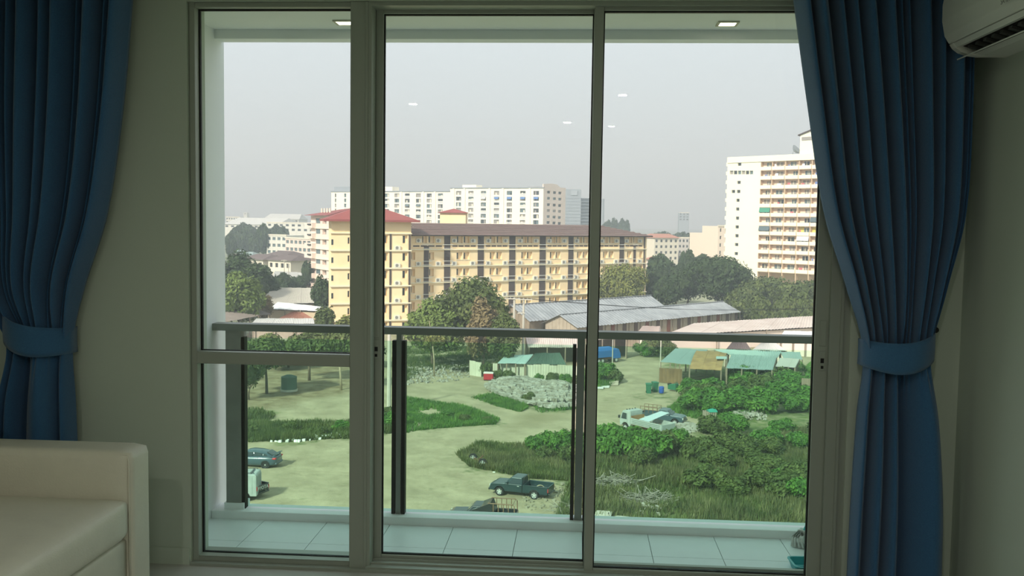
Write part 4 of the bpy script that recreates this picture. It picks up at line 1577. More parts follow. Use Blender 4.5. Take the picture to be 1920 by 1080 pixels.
# ------------------------------------------------------------------ sheds, roofs and fences round the yard
M_ZINC = mat('grey_corrugated_roof', (.33, .34, .34), .55, col2=(.22, .23, .235), vscale=.35, spec=.4)
M_ZINCP = mat('pinkish_sheet_roof', (.66, .56, .49), .6, col2=(.54, .43, .37), vscale=.3)
M_WOOD = mat('weathered_boards', (.29, .225, .16), .9, var=.25, vscale=1.2)
M_WOODL = mat('pale_boards', (.42, .35, .265), .9, var=.2, vscale=1.2)
M_DOORR = mat('dark_red_door', (.20, .07, .045), .8)
M_OPENSHADE = mat('doorway_shade_brown', (.10, .06, .045), .8)  # dark brown put in for the shade of open doorways
M_RUST = mat('rusty_sheet', (.42, .26, .11), .85, col2=(.26, .15, .07), vscale=.7)
M_FENCE = mat('cream_sheet_fence', (.60, .58, .46), .75, col2=(.46, .43, .32), vscale=.6)
M_BROWNR = mat('old_brown_roof', (.20, .165, .135), .85, var=.2, vscale=.5)
M_DKGREEN = mat('dark_green_sheet', (.10, .16, .12), .8, var=.2, vscale=.5)


def V2(p, z):
    return Vector((p.x, p.y, z))


def gable_shed(name, A, dirv, length, wv, eave, ridge, label, roofm, wallm, doors=0, over=.6, strips_=10):
    """long shed: A front corner on the ground (2D), dirv unit axis, wv width vector to the back"""
    r = emp(name, (A[0], A[1], GZ), label=label, cat='shed')
    d = Vector((dirv[0], dirv[1], 0)).normalized()
    w_ = Vector((wv[0], wv[1], 0))
    e, zr_ = Vector((0, 0, eave)), Vector((0, 0, ridge))
    L_ = d * length
    wn = w_.normalized()
    # walls
    MB().prism([Vector((0, 0, 0)), w_, w_ + e, w_ / 2 + zr_ - Vector((0, 0, .15)), e], d * .15).build('gable_wall', wallm, r)
    MB().prism([L_, L_ + w_, L_ + w_ + e, L_ + w_ / 2 + zr_ - Vector((0, 0, .15)), L_ + e], -d * .15).build('gable_wall', wallm, r)
    MB().prism([Vector((0, 0, 0)), L_, L_ + e, e], wn * .15).build('front_wall', wallm, r)
    MB().prism([w_, w_ + L_, w_ + L_ + e, w_ + e], -wn * .15).build('back_wall', wallm, r)
    # boards on the gable
    for q in range(1, 9):
        t = q / 9
        h = eave + (ridge - eave) * (1 - abs(2 * t - 1)) - .3
        MB().prism([w_ * t - wn * .06, w_ * t + wn * .06, w_ * t + wn * .06 + Vector((0, 0, h)), w_ * t - wn * .06 + Vector((0, 0, h))], -d * .06).build('batten', wallm, r)
    # roof in separate sheets
    o_ = -wn * over
    drop = Vector((0, 0, -(ridge - eave) * over / (w_.length / 2)))
    for side in (0, 1):
        b0 = (o_ + e + drop) if side == 0 else (w_ - o_ + e + drop)
        b1 = w_ / 2 + zr_
        for q in range(strips_):
            s0 = -d * over + d * (length + 2 * over) * (q / strips_)
            s1 = -d * over + d * (length + 2 * over) * ((q + 1) / strips_)
            lift = Vector((0, 0, .03 * (q % 2)))
            if side == 0:
                MB().sheet(b0 + s0 + lift, b0 + s1 + lift, b1 + s1 + lift, b1 + s0 + lift, 10, .05).build('roof_sheet', roofm, r)
            else:
                MB().sheet(b0 + s1 + lift, b0 + s0 + lift, b1 + s0 + lift, b1 + s1 + lift, 10, .05).build('roof_sheet', roofm, r)
    MB().bar(-d * over + w_ / 2 + zr_ + Vector((0, 0, .08)), d * (length + over) + w_ / 2 + zr_ + Vector((0, 0, .08)), .5, .06).build('ridge_cap', roofm, r)
    for q in range(doors):
        t = (q + .7) / doors * length
        ww = length / doors * .30
        c = d * t - wn * .05
        MB().prism([c, c + d * ww, c + d * ww + Vector((0, 0, eave * .86)), c + Vector((0, 0, eave * .86))], -wn * .06).build('door', (M_DOORR, M_OPENSHADE, M_DOORR, M_OPENSHADE, M_OPENSHADE)[q % 5], r)  # the brown ones are panels coloured as shaded doorway openings
        c = d * (t + ww * 1.7) - wn * .02
        MB().prism([c, c + d * .18, c + d * .18 + Vector((0, 0, eave)), c + Vector((0, 0, eave))], -wn * .12).build('post', M_WOOD, r)
    return r


# the big pair of parallel sheds behind the yard
eA = 3.0
PA = aZ(1083, 611, GZ + eA)
PB = aZ(1383, 583, GZ + eA)
ax = Vector((PB.x - PA.x, PB.y - PA.y, 0))
LEN = ax.length
ax.normalize()
wn_ = Vector((-ax.y, ax.x, 0))
gable_shed('long_shed', (PA.x, PA.y), ax, LEN, wn_ * 8, eA, 4.7, 'long grey corrugated shed with a row of dark red doors', M_ZINC, M_WOODL, doors=15, strips_=12)
PC = Vector((PA.x, PA.y, 0)) + wn_ * 8.9 - ax * 3
gable_shed('rear_shed', (PC.x, PC.y), ax, LEN * .80, wn_ * 9, 3.6, 5.9, 'grey corrugated shed behind the shed with the dark red doors', M_ZINC, M_WOOD, strips_=9)


def roof_shed(name, corners, label, roofm, wallm=M_WOOD, strips_=5, posts_=True, grp=None, nx_=12, amp=.05, along=True, cat='shed', walls=False):
    """lean-to: corners = front-left, front-right, back-right, back-left as (px, py, height above ground)"""
    P = [aZ(a, b_, GZ + h) for a, b_, h in corners]
    c = sum(P, Vector()) / 4
    r = emp(name, (c.x, c.y, GZ), label=label, cat=cat, group=grp)
    O_ = Vector((c.x, c.y, GZ))
    P = [p - O_ for p in P]
    for q in range(strips_):
        t0, t1 = q / strips_, (q + 1) / strips_
        lift = Vector((0, 0, .04 * (q % 2)))
        MB().sheet(P[0].lerp(P[1], t0) + lift, P[0].lerp(P[1], t1) + lift, P[3].lerp(P[2], t1) + lift, P[3].lerp(P[2], t0) + lift, nx_, amp).build('roof_sheet', roofm, r)
    if posts_:
        for t in (0.02, .34, .66, .98):
            for a, b_ in ((P[0], P[1]), (P[3], P[2])):
                p = a.lerp(b_, t)
                MB().box(p.x - .08, p.x + .08, p.y - .08, p.y + .08, 0, p.z - .02).build('post', M_WOOD, r)
    opened = wallm is M_OPENSHADE          # open-fronted: only back and side walls of boards
    wallm = M_WOOD if opened else wallm
    if walls:
        inn = Vector((0, .5, 0))
        a, b_ = P[3].copy(), P[2].copy()
        MB().prism([Vector((a.x, a.y, 0)), Vector((b_.x, b_.y, 0)), b_ - Vector((0, 0, .1)), a - Vector((0, 0, .1))], (0, -.12, 0)).build('back_wall', wallm, r)
        a, b_ = P[0] + inn, P[1] + inn
        if not opened:
            MB().prism([Vector((a.x, a.y, 0)), Vector((b_.x, b_.y, 0)), b_ - Vector((0, 0, .25)), a - Vector((0, 0, .25))], (0, .12, 0)).build('front_wall', wallm, r)
        for s_ in ((P[0] + inn, P[3]), (P[1] + inn, P[2])):
            a, b_ = s_
            MB().prism([Vector((a.x, a.y, 0)), Vector((b_.x, b_.y, 0)), b_ - Vector((0, 0, .15)), a - Vector((0, 0, .2))], (.1, 0, 0)).build('side_wall', wallm, r)
    return r, P


roof_shed('sheet_shed', [(1238, 630, 3), (1530, 613, 3), (1530, 592, 3.5), (1300, 606, 3.5)], 'broad pinkish sheet roof beyond the teal roofs', M_ZINCP, M_PINKB, 9, walls=True, nx_=10)
roof_shed('sheet_shed', [(990, 651, 2.6), (1096, 652, 2.6), (1096, 631, 3.6), (985, 631, 3.6)], 'pale pinkish open shed roof behind the cream fence', M_ZINCP, M_OPENSHADE, 5, walls=True)
roof_shed('sheet_shed', [(1105, 638, 3.2), (1176, 634, 3.2), (1172, 625, 3.5), (1105, 627, 3.5)], 'open market shed with a pale roof at the end of the sandy lane', M_ZINCP, M_OPENSHADE, 4, walls=True)
roof_shed('teal_shed', [(1238, 678, 2.6), (1294, 684, 2.6), (1327, 656, 3.3), (1266, 653, 3.3)], 'open teal-roofed lean-to next to the rusty fence', M_TEALROOF, M_OPENSHADE, 4, walls=False)
roof_shed('teal_shed', [(1361, 690, 2.5), (1449, 694, 2.5), (1456, 669, 3.2), (1371, 664, 3.2)], 'teal sheet roof between the rusty curved roof and the palm', M_TEALROOF, M_OPENSHADE, 6, walls=True)
roof_shed('teal_shed', [(1376, 667, 2.9), (1458, 671, 2.9), (1465, 659, 3.5), (1338, 655, 3.5)], 'narrow teal roof strip behind the rusty curved roof', M_TEALROOF, M_OPENSHADE, 6, walls=False)
roof_shed('grey_shed', [(1453, 687, 2.4), (1491, 689, 2.4), (1499, 673, 3.0), (1462, 671, 3.0)], 'small pale grey shed roof beside the palm', M_PALEROOF, M_OPENSHADE, 3, walls=True)
roof_shed('teal_shed', [(1470, 672, 2.8), (1505, 674, 2.8), (1500, 660, 3.3), (1463, 660, 3.3)], 'scrap of teal roof behind the palm', M_TEALROOF, M_OPENSHADE, 3, walls=False)
roof_shed('fence_hut', [(932, 681, 2.2), (985, 682, 2.2), (1000, 664, 2.7), (945, 668, 2.7)], 'small hut with a pale teal roof behind the cream fence', mat('pale_teal_roof', (.52, .64, .60), .5, var=.1, vscale=.6), M_OPENSHADE, 3, walls=True)
roof_shed('fence_hut', [(985, 682, 2.1), (1062, 684, 2.1), (1050, 662, 2.6), (1003, 662, 2.6)], 'low hut with a dark green roof behind the cream fence', M_DKGREEN, M_OPENSHADE, 4, walls=True)
# rusty barrel-vaulted roof
P0, P1, P2, P3 = aZ(1293, 691, GZ + 2.3), aZ(1352, 694, GZ + 2.3), aZ(1366, 665, GZ + 2.5), aZ(1312, 657, GZ + 2.5)
rv = emp('vaulted_shed', ((P0.x + P2.x) / 2, (P0.y + P2.y) / 2, GZ), label='rust-brown curved sheet roof between the teal roofs', cat='shed')
O_ = Vector(rv.location)
NV_ = 8
for q in range(5):
    secs = []
    for i in range(NV_ + 1):
        t = i / NV_
        a = (P0.lerp(P3, t)).lerp(P1.lerp(P2, t), q / 5) - O_
        b_ = (P0.lerp(P3, t)).lerp(P1.lerp(P2, t), (q + 1) / 5 + .01) - O_
        h = Vector((0, 0, .9 * math.sin(PI * t) ** .7 + .03 * (q % 2)))
        secs.append([a + h, b_ + h, b_ + h - Vector((0, 0, .05)), a + h - Vector((0, 0, .05))])
    MB().loft(secs).build('roof_sheet', M_RUST, rv)
p_ = aZ(1350, 672, GZ + 3.3) - O_
MB().prism([p_ + Vector((-.6, -.6, .0)), p_ + Vector((.8, -.6, .0)), p_ + Vector((1.0, .8, .12)), p_ + Vector((-.4, .8, .12))], (0, 0, .05)).build('patch_sheet', M_TEALROOF, rv)
for p in (P0, P1, P2, P3):
    q = p - O_
    MB().box(q.x - .08, q.x + .08, q.y - .08, q.y + .08, 0, q.z).build('post', M_WOOD, rv)


def fence(name, pts, h, label, m_, pitch=1.0, cat='fence', grp=None):
    """sheet fence: separate upright panels along ground points"""
    P = [aZ(*p) for p in pts]
    r = emp(name, (P[0].x, P[0].y, GZ), label=label, cat=cat, group=grp)
    rd_ = random.Random(len(label))
    for a, b_ in zip(P, P[1:]):
        n_ = max(1, int((b_ - a).length / pitch))
        for k in range(n_):
            p, q = a.lerp(b_, k / n_) - P[0], a.lerp(b_, (k + .99) / n_) - P[0]
            hh = h * rd_.uniform(.93, 1.04)
            MB().sheet(p, q, q + Vector((0, 0, hh)), p + Vector((0, 0, hh)), 6, .03).build('panel', m_, r)
        n2 = max(1, n_ // 3)
        for k in range(n2 + 1):
            p = a.lerp(b_, k / n2) - P[0]
            MB().box(p.x - .05, p.x + .05, p.y + .06, p.y + .16, 0, h).build('post', M_WOOD, r)
    return r


fence('sheet_fence', [(880, 704), (902, 707)], 2.1, 'short cream sheet fence between the bushes and the red box', M_FENCE)
fence('sheet_fence', [(924, 709), (1000, 712), (1090, 716)], 2.1, 'cream corrugated sheet fence behind the rubble heap', M_FENCE)
fence('rusty_fence', [(1236, 717), (1278, 720)], 2.0, 'rust-brown sheet fence beside the green bins', mat('dark_rust_sheet', (.23, .14, .07), .85, col2=(.14, .085, .045), vscale=.8))
fence('dark_fence', [(1456, 706), (1500, 712)], 2.0, 'dark corrugated fence under the pale grey shed roof', mat('dark_sheet', (.06, .075, .065), .7, var=.2), .8)
fence('board_fence', [(1503, 742), (1530, 744), (1600, 748)], 2.2, 'brown board fence overgrown by shrubs behind the palm', M_WOOD, .8)
fence('sheet_fence', [(1166, 650), (1205, 652)], 2.4, 'brown market wall with pale bunting at the end of the lane', M_WOOD)
# pink yard wall with small houses behind the teal roofs
roof_shed('small_house', [(1360, 656, 2.6), (1410, 657, 2.6), (1396, 637, 3.3), (1376, 637, 3.3)], 'small house with a dark brown hipped roof behind the teal roofs', M_HOUSEBR, M_PINKB, 3, walls=True, cat='house')
roof_shed('small_house', [(1410, 656, 2.6), (1476, 658, 2.6), (1452, 642, 3.1), (1428, 642, 3.1)], 'small house with a pale grey pitched roof behind the teal roofs', M_PALEROOF, M_PINKB, 4, walls=True, cat='house')
roof_shed('small_house', [(1196, 622, 2.8), (1236, 624, 2.8), (1238, 612, 3.2), (1205, 611, 3.2)], 'low pink building at the end of the lane behind the roadside shrubs', mat('pale_pink_roof', (.74, .62, .56), .7, var=.1, vscale=.4), M_PINKB, 6, walls=True, cat='house')
roof_shed('small_house', [(1462, 633, 3), (1535, 636, 3), (1535, 622, 3.6), (1470, 620, 3.6)], 'white-roofed house behind the broad pinkish roof', mat('white_sheet', (.80, .80, .77), .5), M_PINKB, 4, walls=True, cat='house')
# left of the apricot wing
roof_shed('brown_shed', [(380, 612, 4.0), (508, 588, 4.0), (428, 562, 6.2), (330, 566, 6.2)], 'large brown roof below the bright green tree', M_BROWNR, M_WOODL, 9, walls=False, nx_=10)
roof_shed('white_shed', [(504, 579, 4.2), (594, 583, 4.2), (602, 575, 4.8), (520, 566, 4.8)], 'white sheet awning roof on a tan shed left of the apricot wing', mat('white_sheet', (.80, .80, .77), .5), mat('tan_render', (.58, .46, .30), .85), 5, walls=True)
roof_shed('grey_tiled_shed', [(482, 570, 4.2), (592, 568, 4.2), (583, 540, 6.2), (512, 539, 6.2)], 'pale grey-beige tiled roof behind the white awning roof', mat('beige_tiles', (.56, .52, .44), .8, var=.1, vscale=.6), M_WOODL, 8, walls=True)
roof_shed('rusty_shed', [(518, 599, 3.2), (592, 600, 3.2), (566, 585, 3.8), (548, 584, 3.8)], 'low rusty red roof in front of the tan shed', mat('rust_red', (.36, .15, .09), .85, var=.3, vscale=1), M_WOODL, 4, walls=True)
roof_shed('small_shed', [(472, 606, 3.4), (590, 607, 3.4), (588, 597, 3.7), (480, 597, 3.7)], 'pale flat shed roof below the rusty red roof', M_PALEROOF, M_WOODL, 6, walls=True)
roof_shed('pale_sheds', [(508, 524, 4), (568, 527, 4), (566, 511, 5.4), (515, 508, 5.4)], 'pale jumble of sheet roofs below the brown-tiled terrace', M_PALEROOF, M_WOODL, 7, walls=True)

# ------------------------------------------------------------------ poles
M_CONC = mat('concrete_pole', (.56, .51, .42), .85, var=.15, vscale=1)


def pole(px, base_py, top_py, r, label, arms=(), grp=None):
    P = aZ(px, base_py)
    H = aY(px, top_py, P.y).z - GZ
    o_ = emp('utility_pole', (P.x, P.y, GZ), label=label, cat='pole', group=grp)
    MB().cyl((0, 0, -.2), (0, 0, H), r, 8, r * .75).build('shaft', M_CONC, o_)
    for z_, x0_, x1_ in arms:
        a_ = MB().bar((x0_, -r, H - z_), (x1_, -r, H - z_), .12, .14).build('crossarm', M_CONC, o_)
        for k in range(4):
            q = x0_ + (x1_ - x0_) * (k + .3) / 3.6
            MB().cyl((q, -r, H - z_ + .06), (q, -r, H - z_ + .26), .06, 6).build('insulator', M_WINGR, a_)
    return o_, H


pole(962.5, 700, 558, .20, 'concrete utility pole carrying a long crossarm to one side beside the grey sheds', [(.15, -1.3, .8)])
pole(980, 699, 560, .20, 'concrete utility pole with a lower crossarm touching the grey sheds', [(.1, -.7, 1.2), (2.0, -1.0, .2)])
pole(729, 768, 624, .24, 'tall concrete pole standing in the sand by the grassy bank', [])
pole(1238, 694, 632, .10, 'thin grey post at the corner of the teal lean-to', [])
pole(1148, 690, 628, .08, 'thin post beside the blue truck', [])
pole(1173, 672, 634, .07, 'thin leaning post in front of the market wall', [])
pole(500, 620, 560, .12, 'small pole among roofs by the brown shed', [])
pole(533, 560, 487, .14, 'pole with short arm in front of the brown-tiled terrace', [(.2, -.8, .8)])
pole(541, 560, 494, .14, 'plain pole in front of the brown-tiled terrace', [])
wr = emp('power_lines', (0, 140, -8), label='thin power lines strung from the crossarms of the concrete poles', cat='wires')
pa = aY(962, 559, 135)
for k in range(3):
    pts = []
    a = Vector((pa.x - 1 + .8 * k, 135, pa.z + .1))
    b_ = Vector((60 + k, 150, pa.z + 1))
    for i in range(13):
        t = i / 12
        p = a.lerp(b_, t)
        pts.append(p - Vector((0, 140, -8)) - Vector((0, 0, 2.2 * math.sin(PI * t))))
    MB().tube(pts, .018, 4).build('wire', M_BLACK, wr)

# ------------------------------------------------------------------ vehicles
M_TYRE = mat('tyre_rubber', (.018, .018, .018), .85)
M_RIM = mat('pale_rim', (.62, .63, .60), .4, metal=.3)
M_GLASSD = mat('car_glass', (.03, .045, .05), .08, spec=.7)
M_TAIL = mat('tail_light', (.55, .02, .03), .3, spec=.5)
M_HEAD = mat('head_light', (.75, .78, .75), .2, spec=.6)
M_PICK = mat('dark_teal_paint', (.012, .035, .042), .3, spec=.5, coat=.4)
M_BLKPAINT = mat('black_paint', (.010, .014, .018), .3, spec=.5, coat=.4)
M_BLUEG = mat('blue_grey_paint', (.045, .08, .10), .3, spec=.5, coat=.5)
M_WTRUCK = mat('white_truck_paint', (.40, .44, .41), .5, var=.2, vscale=2)
M_CHAS = mat('rusty_chassis', (.20, .10, .06), .8, var=.3, vscale=3)
M_FRAMEB = mat('brown_steel_tube', (.20, .12, .07), .6)
TYRES = {}


def wheel(parent, x, y, z, r, w_, side, spokes=5, rim=None):
    key = (round(r, 3), round(w_, 3), spokes, side)
    if key not in TYRES:
        prof_ = [(-w_ / 2, r * .62), (-w_ / 2, r * .9), (-w_ / 2 + .03, r), (w_ / 2 - .03, r), (w_ / 2, r * .9), (w_ / 2, r * .62)]
        N = 20
        secs = [[(rr_ * math.sin(2 * PI * i / N), yy, rr_ * math.cos(2 * PI * i / N)) for yy, rr_ in prof_] for i in range(N + 1)]
        t = MB().loft(secs, True, False).cyl((0, -w_ / 2 + .06, 0), (0, w_ / 2 - .06, 0), r * .64, 16).mesh('tyre', M_TYRE, False)
        m_ = MB()
        s_ = side
        m_.tube([(math.sin(2 * PI * i / 16) * r * .6, s_ * (w_ / 2 - .02), math.cos(2 * PI * i / 16) * r * .6) for i in range(17)], r * .05, 5)
        for k in range(spokes):
            a = 2 * PI * k / spokes
            m_.bar((math.sin(a) * r * .1, s_ * (w_ / 2 - .035), math.cos(a) * r * .1), (math.sin(a) * r * .6, s_ * (w_ / 2 - .03), math.cos(a) * r * .6), .09 if spokes < 8 else .05, .03, (0, 1, 0))
        m_.cyl((0, s_ * (w_ / 2 - .06), 0), (0, s_ * (w_ / 2 - .005), 0), r * .18, 10)
        TYRES[key] = (t, m_.mesh('rim', M_RIM))
    t, m_ = TYRES[key]
    o_ = put('wheel', t, parent, (x, y, z))
    put('rim', m_, o_)
    return o_


def arch_profile(pts, wheels, zc_, ra):
    """side outline: upper points then the underside with wheel arches cut in; wheels sorted from the front (max x)"""
    out = list(pts)
    zb = pts[-1][1]
    for wx in sorted(wheels):
        a0 = math.asin(max(-1, min(1, (zb - zc_) / ra)))
        for i in range(9):
            a = PI - a0 - (PI - 2 * a0) * i / 8
            out.append((wx + ra * math.cos(a), zc_ + ra * math.sin(a)))
    return out


def side_prism(outline, w_):
    return MB().prism([(x, -w_ / 2, z) for x, z in outline], (0, w_, 0))


def green(b0, t0, name, m_, parent, glass=True, gl=None):
    """greenhouse: b0 = (x0,x1,halfw,z) at the base, t0 at the roof; glazing set into every side"""
    B = [Vector((b0[0], -b0[2], b0[3])), Vector((b0[1], -b0[2], b0[3])), Vector((b0[1], b0[2], b0[3])), Vector((b0[0], b0[2], b0[3]))]
    T = [Vector((t0[0], -t0[2], t0[3])), Vector((t0[1], -t0[2], t0[3])), Vector((t0[1], t0[2], t0[3])), Vector((t0[0], t0[2], t0[3]))]
    o_ = MB().loft([B, T]).build(name, m_, parent)
    bevel_mesh(o_.data, .05, 3)
    if glass:
        nms = ['side_window', 'windscreen', 'side_window', 'rear_window']
        for i in range(4):
            j = (i + 1) % 4
            nrm = (B[j] - B[i]).cross(T[i] - B[i]).normalized()
            e0, e1 = (.10, .90) if i % 2 else (.07, .93)

            def q(u, v):
                return B[i].lerp(B[j], u).lerp(T[i].lerp(T[j], u), v)
            segs = [(e0, e1)] if i % 2 or gl is None else ([(a, b_) for a, b_ in gl] if i == 0 else [(1 - b_, 1 - a) for a, b_ in gl])
            for u0, u1 in segs:
                MB().prism([q(u0, .12), q(u1, .12), q(u1, .86), q(u0, .86)], nrm * .02).build(nms[i], M_GLASSD, o_)
    return o_


def place(root, px0, py0, px1, py1, wb_x0, wb_x1):
    """set root so that its wheels at local x wb_x0 (front) and wb_x1 (rear) on the near side meet the ground seen at the two picture points"""
    A, B = aZ(px0, py0), aZ(px1, py1)
    d = A - B
    root.rotation_euler.z = math.atan2(d.y, d.x)
    return A, B


def pickup(name, label, paint, tail_text=None):
    r = emp(name, (0, 0, 0), label=label, cat='pickup truck')
    W_ = 1.66
    wf, wr_ = 1.42, -1.40
    top = [(2.22, .40), (2.24, .62), (2.18, .86), (1.95, .95), (1.05, 1.0), (.95, 1.02), (-.42, 1.02), (-.42, .42)]
    ol = arch_profile(top, [wf], .34, .42)
    # underside runs from the rear of the cab to the front
    o_ = side_prism(ol, W_).build('cab_body', paint, r)
    bevel_mesh(o_.data, .035, 2)
    green((-.42, 1.02, .78, 1.0), (-.36, .48, .66, 1.52), 'cab_roof', paint, r, gl=[(.10, .78)])
    # bed
    zb = .62
    bd = arch_profile([(-.46, .44), (-.46, 1.0), (-2.45, 1.0), (-2.45, .46)], [wr_], .34, .43)
    for sg in (-1, 1):
        y0_ = sg * (W_ / 2 - .06)
        q = MB().prism([(x, y0_ - .05, z) for x, z in bd], (0, .10, 0)).build('bed_side', paint, r)
        MB().box(-2.45, -.46, sg * (W_ / 2 - .03) - .05, sg * (W_ / 2 - .03) + .05, .99, 1.03).build('bed_rail', paint, q)
    bx('bed_floor', M_BLKPAINT, r, -2.43, -.47, -W_ / 2 + .1, W_ / 2 - .1, zb - .06, zb)
    bx('bed_front_wall', paint, r, -.52, -.46, -W_ / 2 + .1, W_ / 2 - .1, zb, 1.02)
    tg = bx('tailgate', paint, r, -2.50, -2.44, -W_ / 2 + .08, W_ / 2 - .08, .55, 1.0, .015)
    if tail_text:
        me = text_mesh(tail_text, .36, M_HEAD, 'tailgate_lettering', .004)
        t = put('tailgate_lettering', me, tg)
        wdt = max(v.co.x for v in me.vertices)
        # seen from behind: text x runs towards -y
        t.matrix_local = Matrix(((0, 0, -1, -2.506), (-1, 0, 0, wdt / 2), (0, 1, 0, .68), (0, 0, 0, 1)))
    bx('rear_bumper', M_BLKPAINT, r, -2.60, -2.50, -W_ / 2 + .1, W_ / 2 - .1, .40, .52, .02)
    bx('front_bumper', M_BLKPAINT, r, 2.20, 2.34, -W_ / 2 + .02, W_ / 2 - .02, .38, .56, .03)
    bx('grille', M_BLKPAINT, r, 2.21, 2.26, -.5, .5, .64, .82)
    for sg in (-1, 1):
        bx('headlight', M_HEAD, r, 2.20, 2.26, sg * .62 - .12, sg * .62 + .12, .64, .82, .01)
        bx('tail_light', M_TAIL, r, -2.50, -2.45, sg * (W_ / 2 - .06) - .06, sg * (W_ / 2 - .06) + .05, .62, .90, .01)
        bx('side_mirror', paint, r, .72, .86, sg * .90 - .08, sg * .90 + .08, 1.05, 1.2, .02)
        bx('door_handle', M_RIM, r, -.18, -.02, sg * (W_ / 2) - .015, sg * (W_ / 2) + .015, .88, .92)
        for wx in (wf, wr_):
            wheel(r, wx, sg * (W_ / 2 - .08), .34, .34, .22, sg)
    bx('door_line', M_BLKPAINT, r, -.38, -.36, -W_ / 2 - .004, W_ / 2 + .004, .5, 1.0)
    bx('chassis', M_BLKPAINT, r, -2.4, 2.1, -.5, .5, .30, .56)
    for sg in (-1, 1):
        MB().tube([(-.5, sg * .72, 1.0), (-.5, sg * .60, 1.56), (-.5, 0, 1.60)], .025, 6).build('headboard_bar', M_BLKPAINT, r)
    return r


def stand(root, px0, py0, px1, py1, lx0, lx1, ly):
    """stand the vehicle so that two near-side tyre contacts (local lx0/lx1, ly) lie at the picture points"""
    A, B = aZ(px0, py0), aZ(px1, py1)
    d = (A - B)
    a = math.atan2(d.y, d.x)
    mid = (A + B) / 2
    lm = Vector(((lx0 + lx1) / 2, ly, 0))
    c, s_ = math.cos(a), math.sin(a)
    root.rotation_euler.z = a
    x, y = mid.x - (c * lm.x - s_ * lm.y), mid.y - (s_ * lm.x + c * lm.y)
    root.location = (x, y, ground_h(mid.x, mid.y) - .02)


pk = pickup('pickup_truck', 'dark teal pickup truck with white wheels on the sand', M_PICK)
stand(pk, 932.5, 929, 1004.7, 937.5, 1.42, -1.40, .83)
# scrap lying in its bed
sc = emp('scrap_timber', (0, 0, 0), label='pale scrap timber lying in the bed of the dark teal pickup', cat='timber')
sc.location = pk.location
sc.rotation_euler = pk.rotation_euler
for k in range(4):
    MB().bar((-1.2 + .2 * k, -.4 + .2 * k, .65 + .03 * k), (-1.9 + .25 * k, .3 + .08 * k, .66 + .03 * k), .12, .04).build('plank', M_WOODL, sc)

# second pickup with a cage and slanting tarpaulin, half hidden by the balcony edge
p2 = pickup('pickup_truck', 'dark pickup with a cage of steel bars and a slanting black cover', M_BLKPAINT)
A = aZ(958, 938, GZ + 1.75)
p2.location = (A.x - .1 + 1.5, A.y - .2, GZ)
p2.rotation_euler.z = PI - .08
p2.location.x = aZ(930, 938, GZ + 1.75).x - 1.0
for y in (-.72, .72):
    MB().tube([(-.55, y, 1.0), (-.55, y, 1.68), (-.62, y, 1.76), (-2.25, y, 1.76), (-2.40, y, 1.66), (-2.42, y, 1.0)], .04, 6).build('cage_rail', M_FRAMEB, p2)
    for k in range(4):
        MB().tube([(-.95 - .35 * k, y, 1.0), (-.95 - .35 * k, y, 1.75)], .032, 6).build('cage_bar', M_FRAMEB, p2)
for x_ in (-.6, -2.3):
    MB().tube([(x_, -.72, 1.74), (x_, .72, 1.74)], .025, 6).build('cage_hoop', M_FRAMEB, p2)
MB().prism([(-.72, -.80, 1.78), (.62, -.80, 1.22), (-.45, -.80, 1.02), (-1.0, -.80, 1.0)], (0, 1.6, 0)).build('slanting_cover', M_BLKPAINT, p2)

# sedan
sd = emp('sedan_car', (0, 0, 0), label='blue-grey sedan with a rear spoiler on the sand', cat='car')
W_ = 1.74
# lofted body: sections along x, rear to front, each (x, z_bottom, z_belt, halfwidth, z_shoulder)
S_ = [(-2.28, .42, .82, .62, .70), (-2.20, .30, .98, .76, .72), (-1.95, .24, 1.06, .84, .74), (-1.3, .22, 1.04, .87, .72), (0, .20, 1.0, .87, .70), (1.0, .20, .97, .87, .70), (1.6, .22, .90, .85, .66), (2.05, .24, .80, .78, .60), (2.26, .32, .66, .60, .52)]
secs = []
for x, zb, zt_, hw, zs_ in S_:
    lp = [(-hw * .86, zb), (-hw * .98, zb + .12), (-hw, (zb + zs_) / 2 + .05), (-hw * .985, zs_ + .06), (-hw * .88, zt_ - .02), (-hw * .5, zt_ + .01), (0, zt_ + .02)]
    lp = lp + [(-a, z) for a, z in lp[::-1][1:]]
    secs.append([(x, a, z) for a, z in lp])
MB().loft(secs).build('body', M_BLUEG, sd, True)
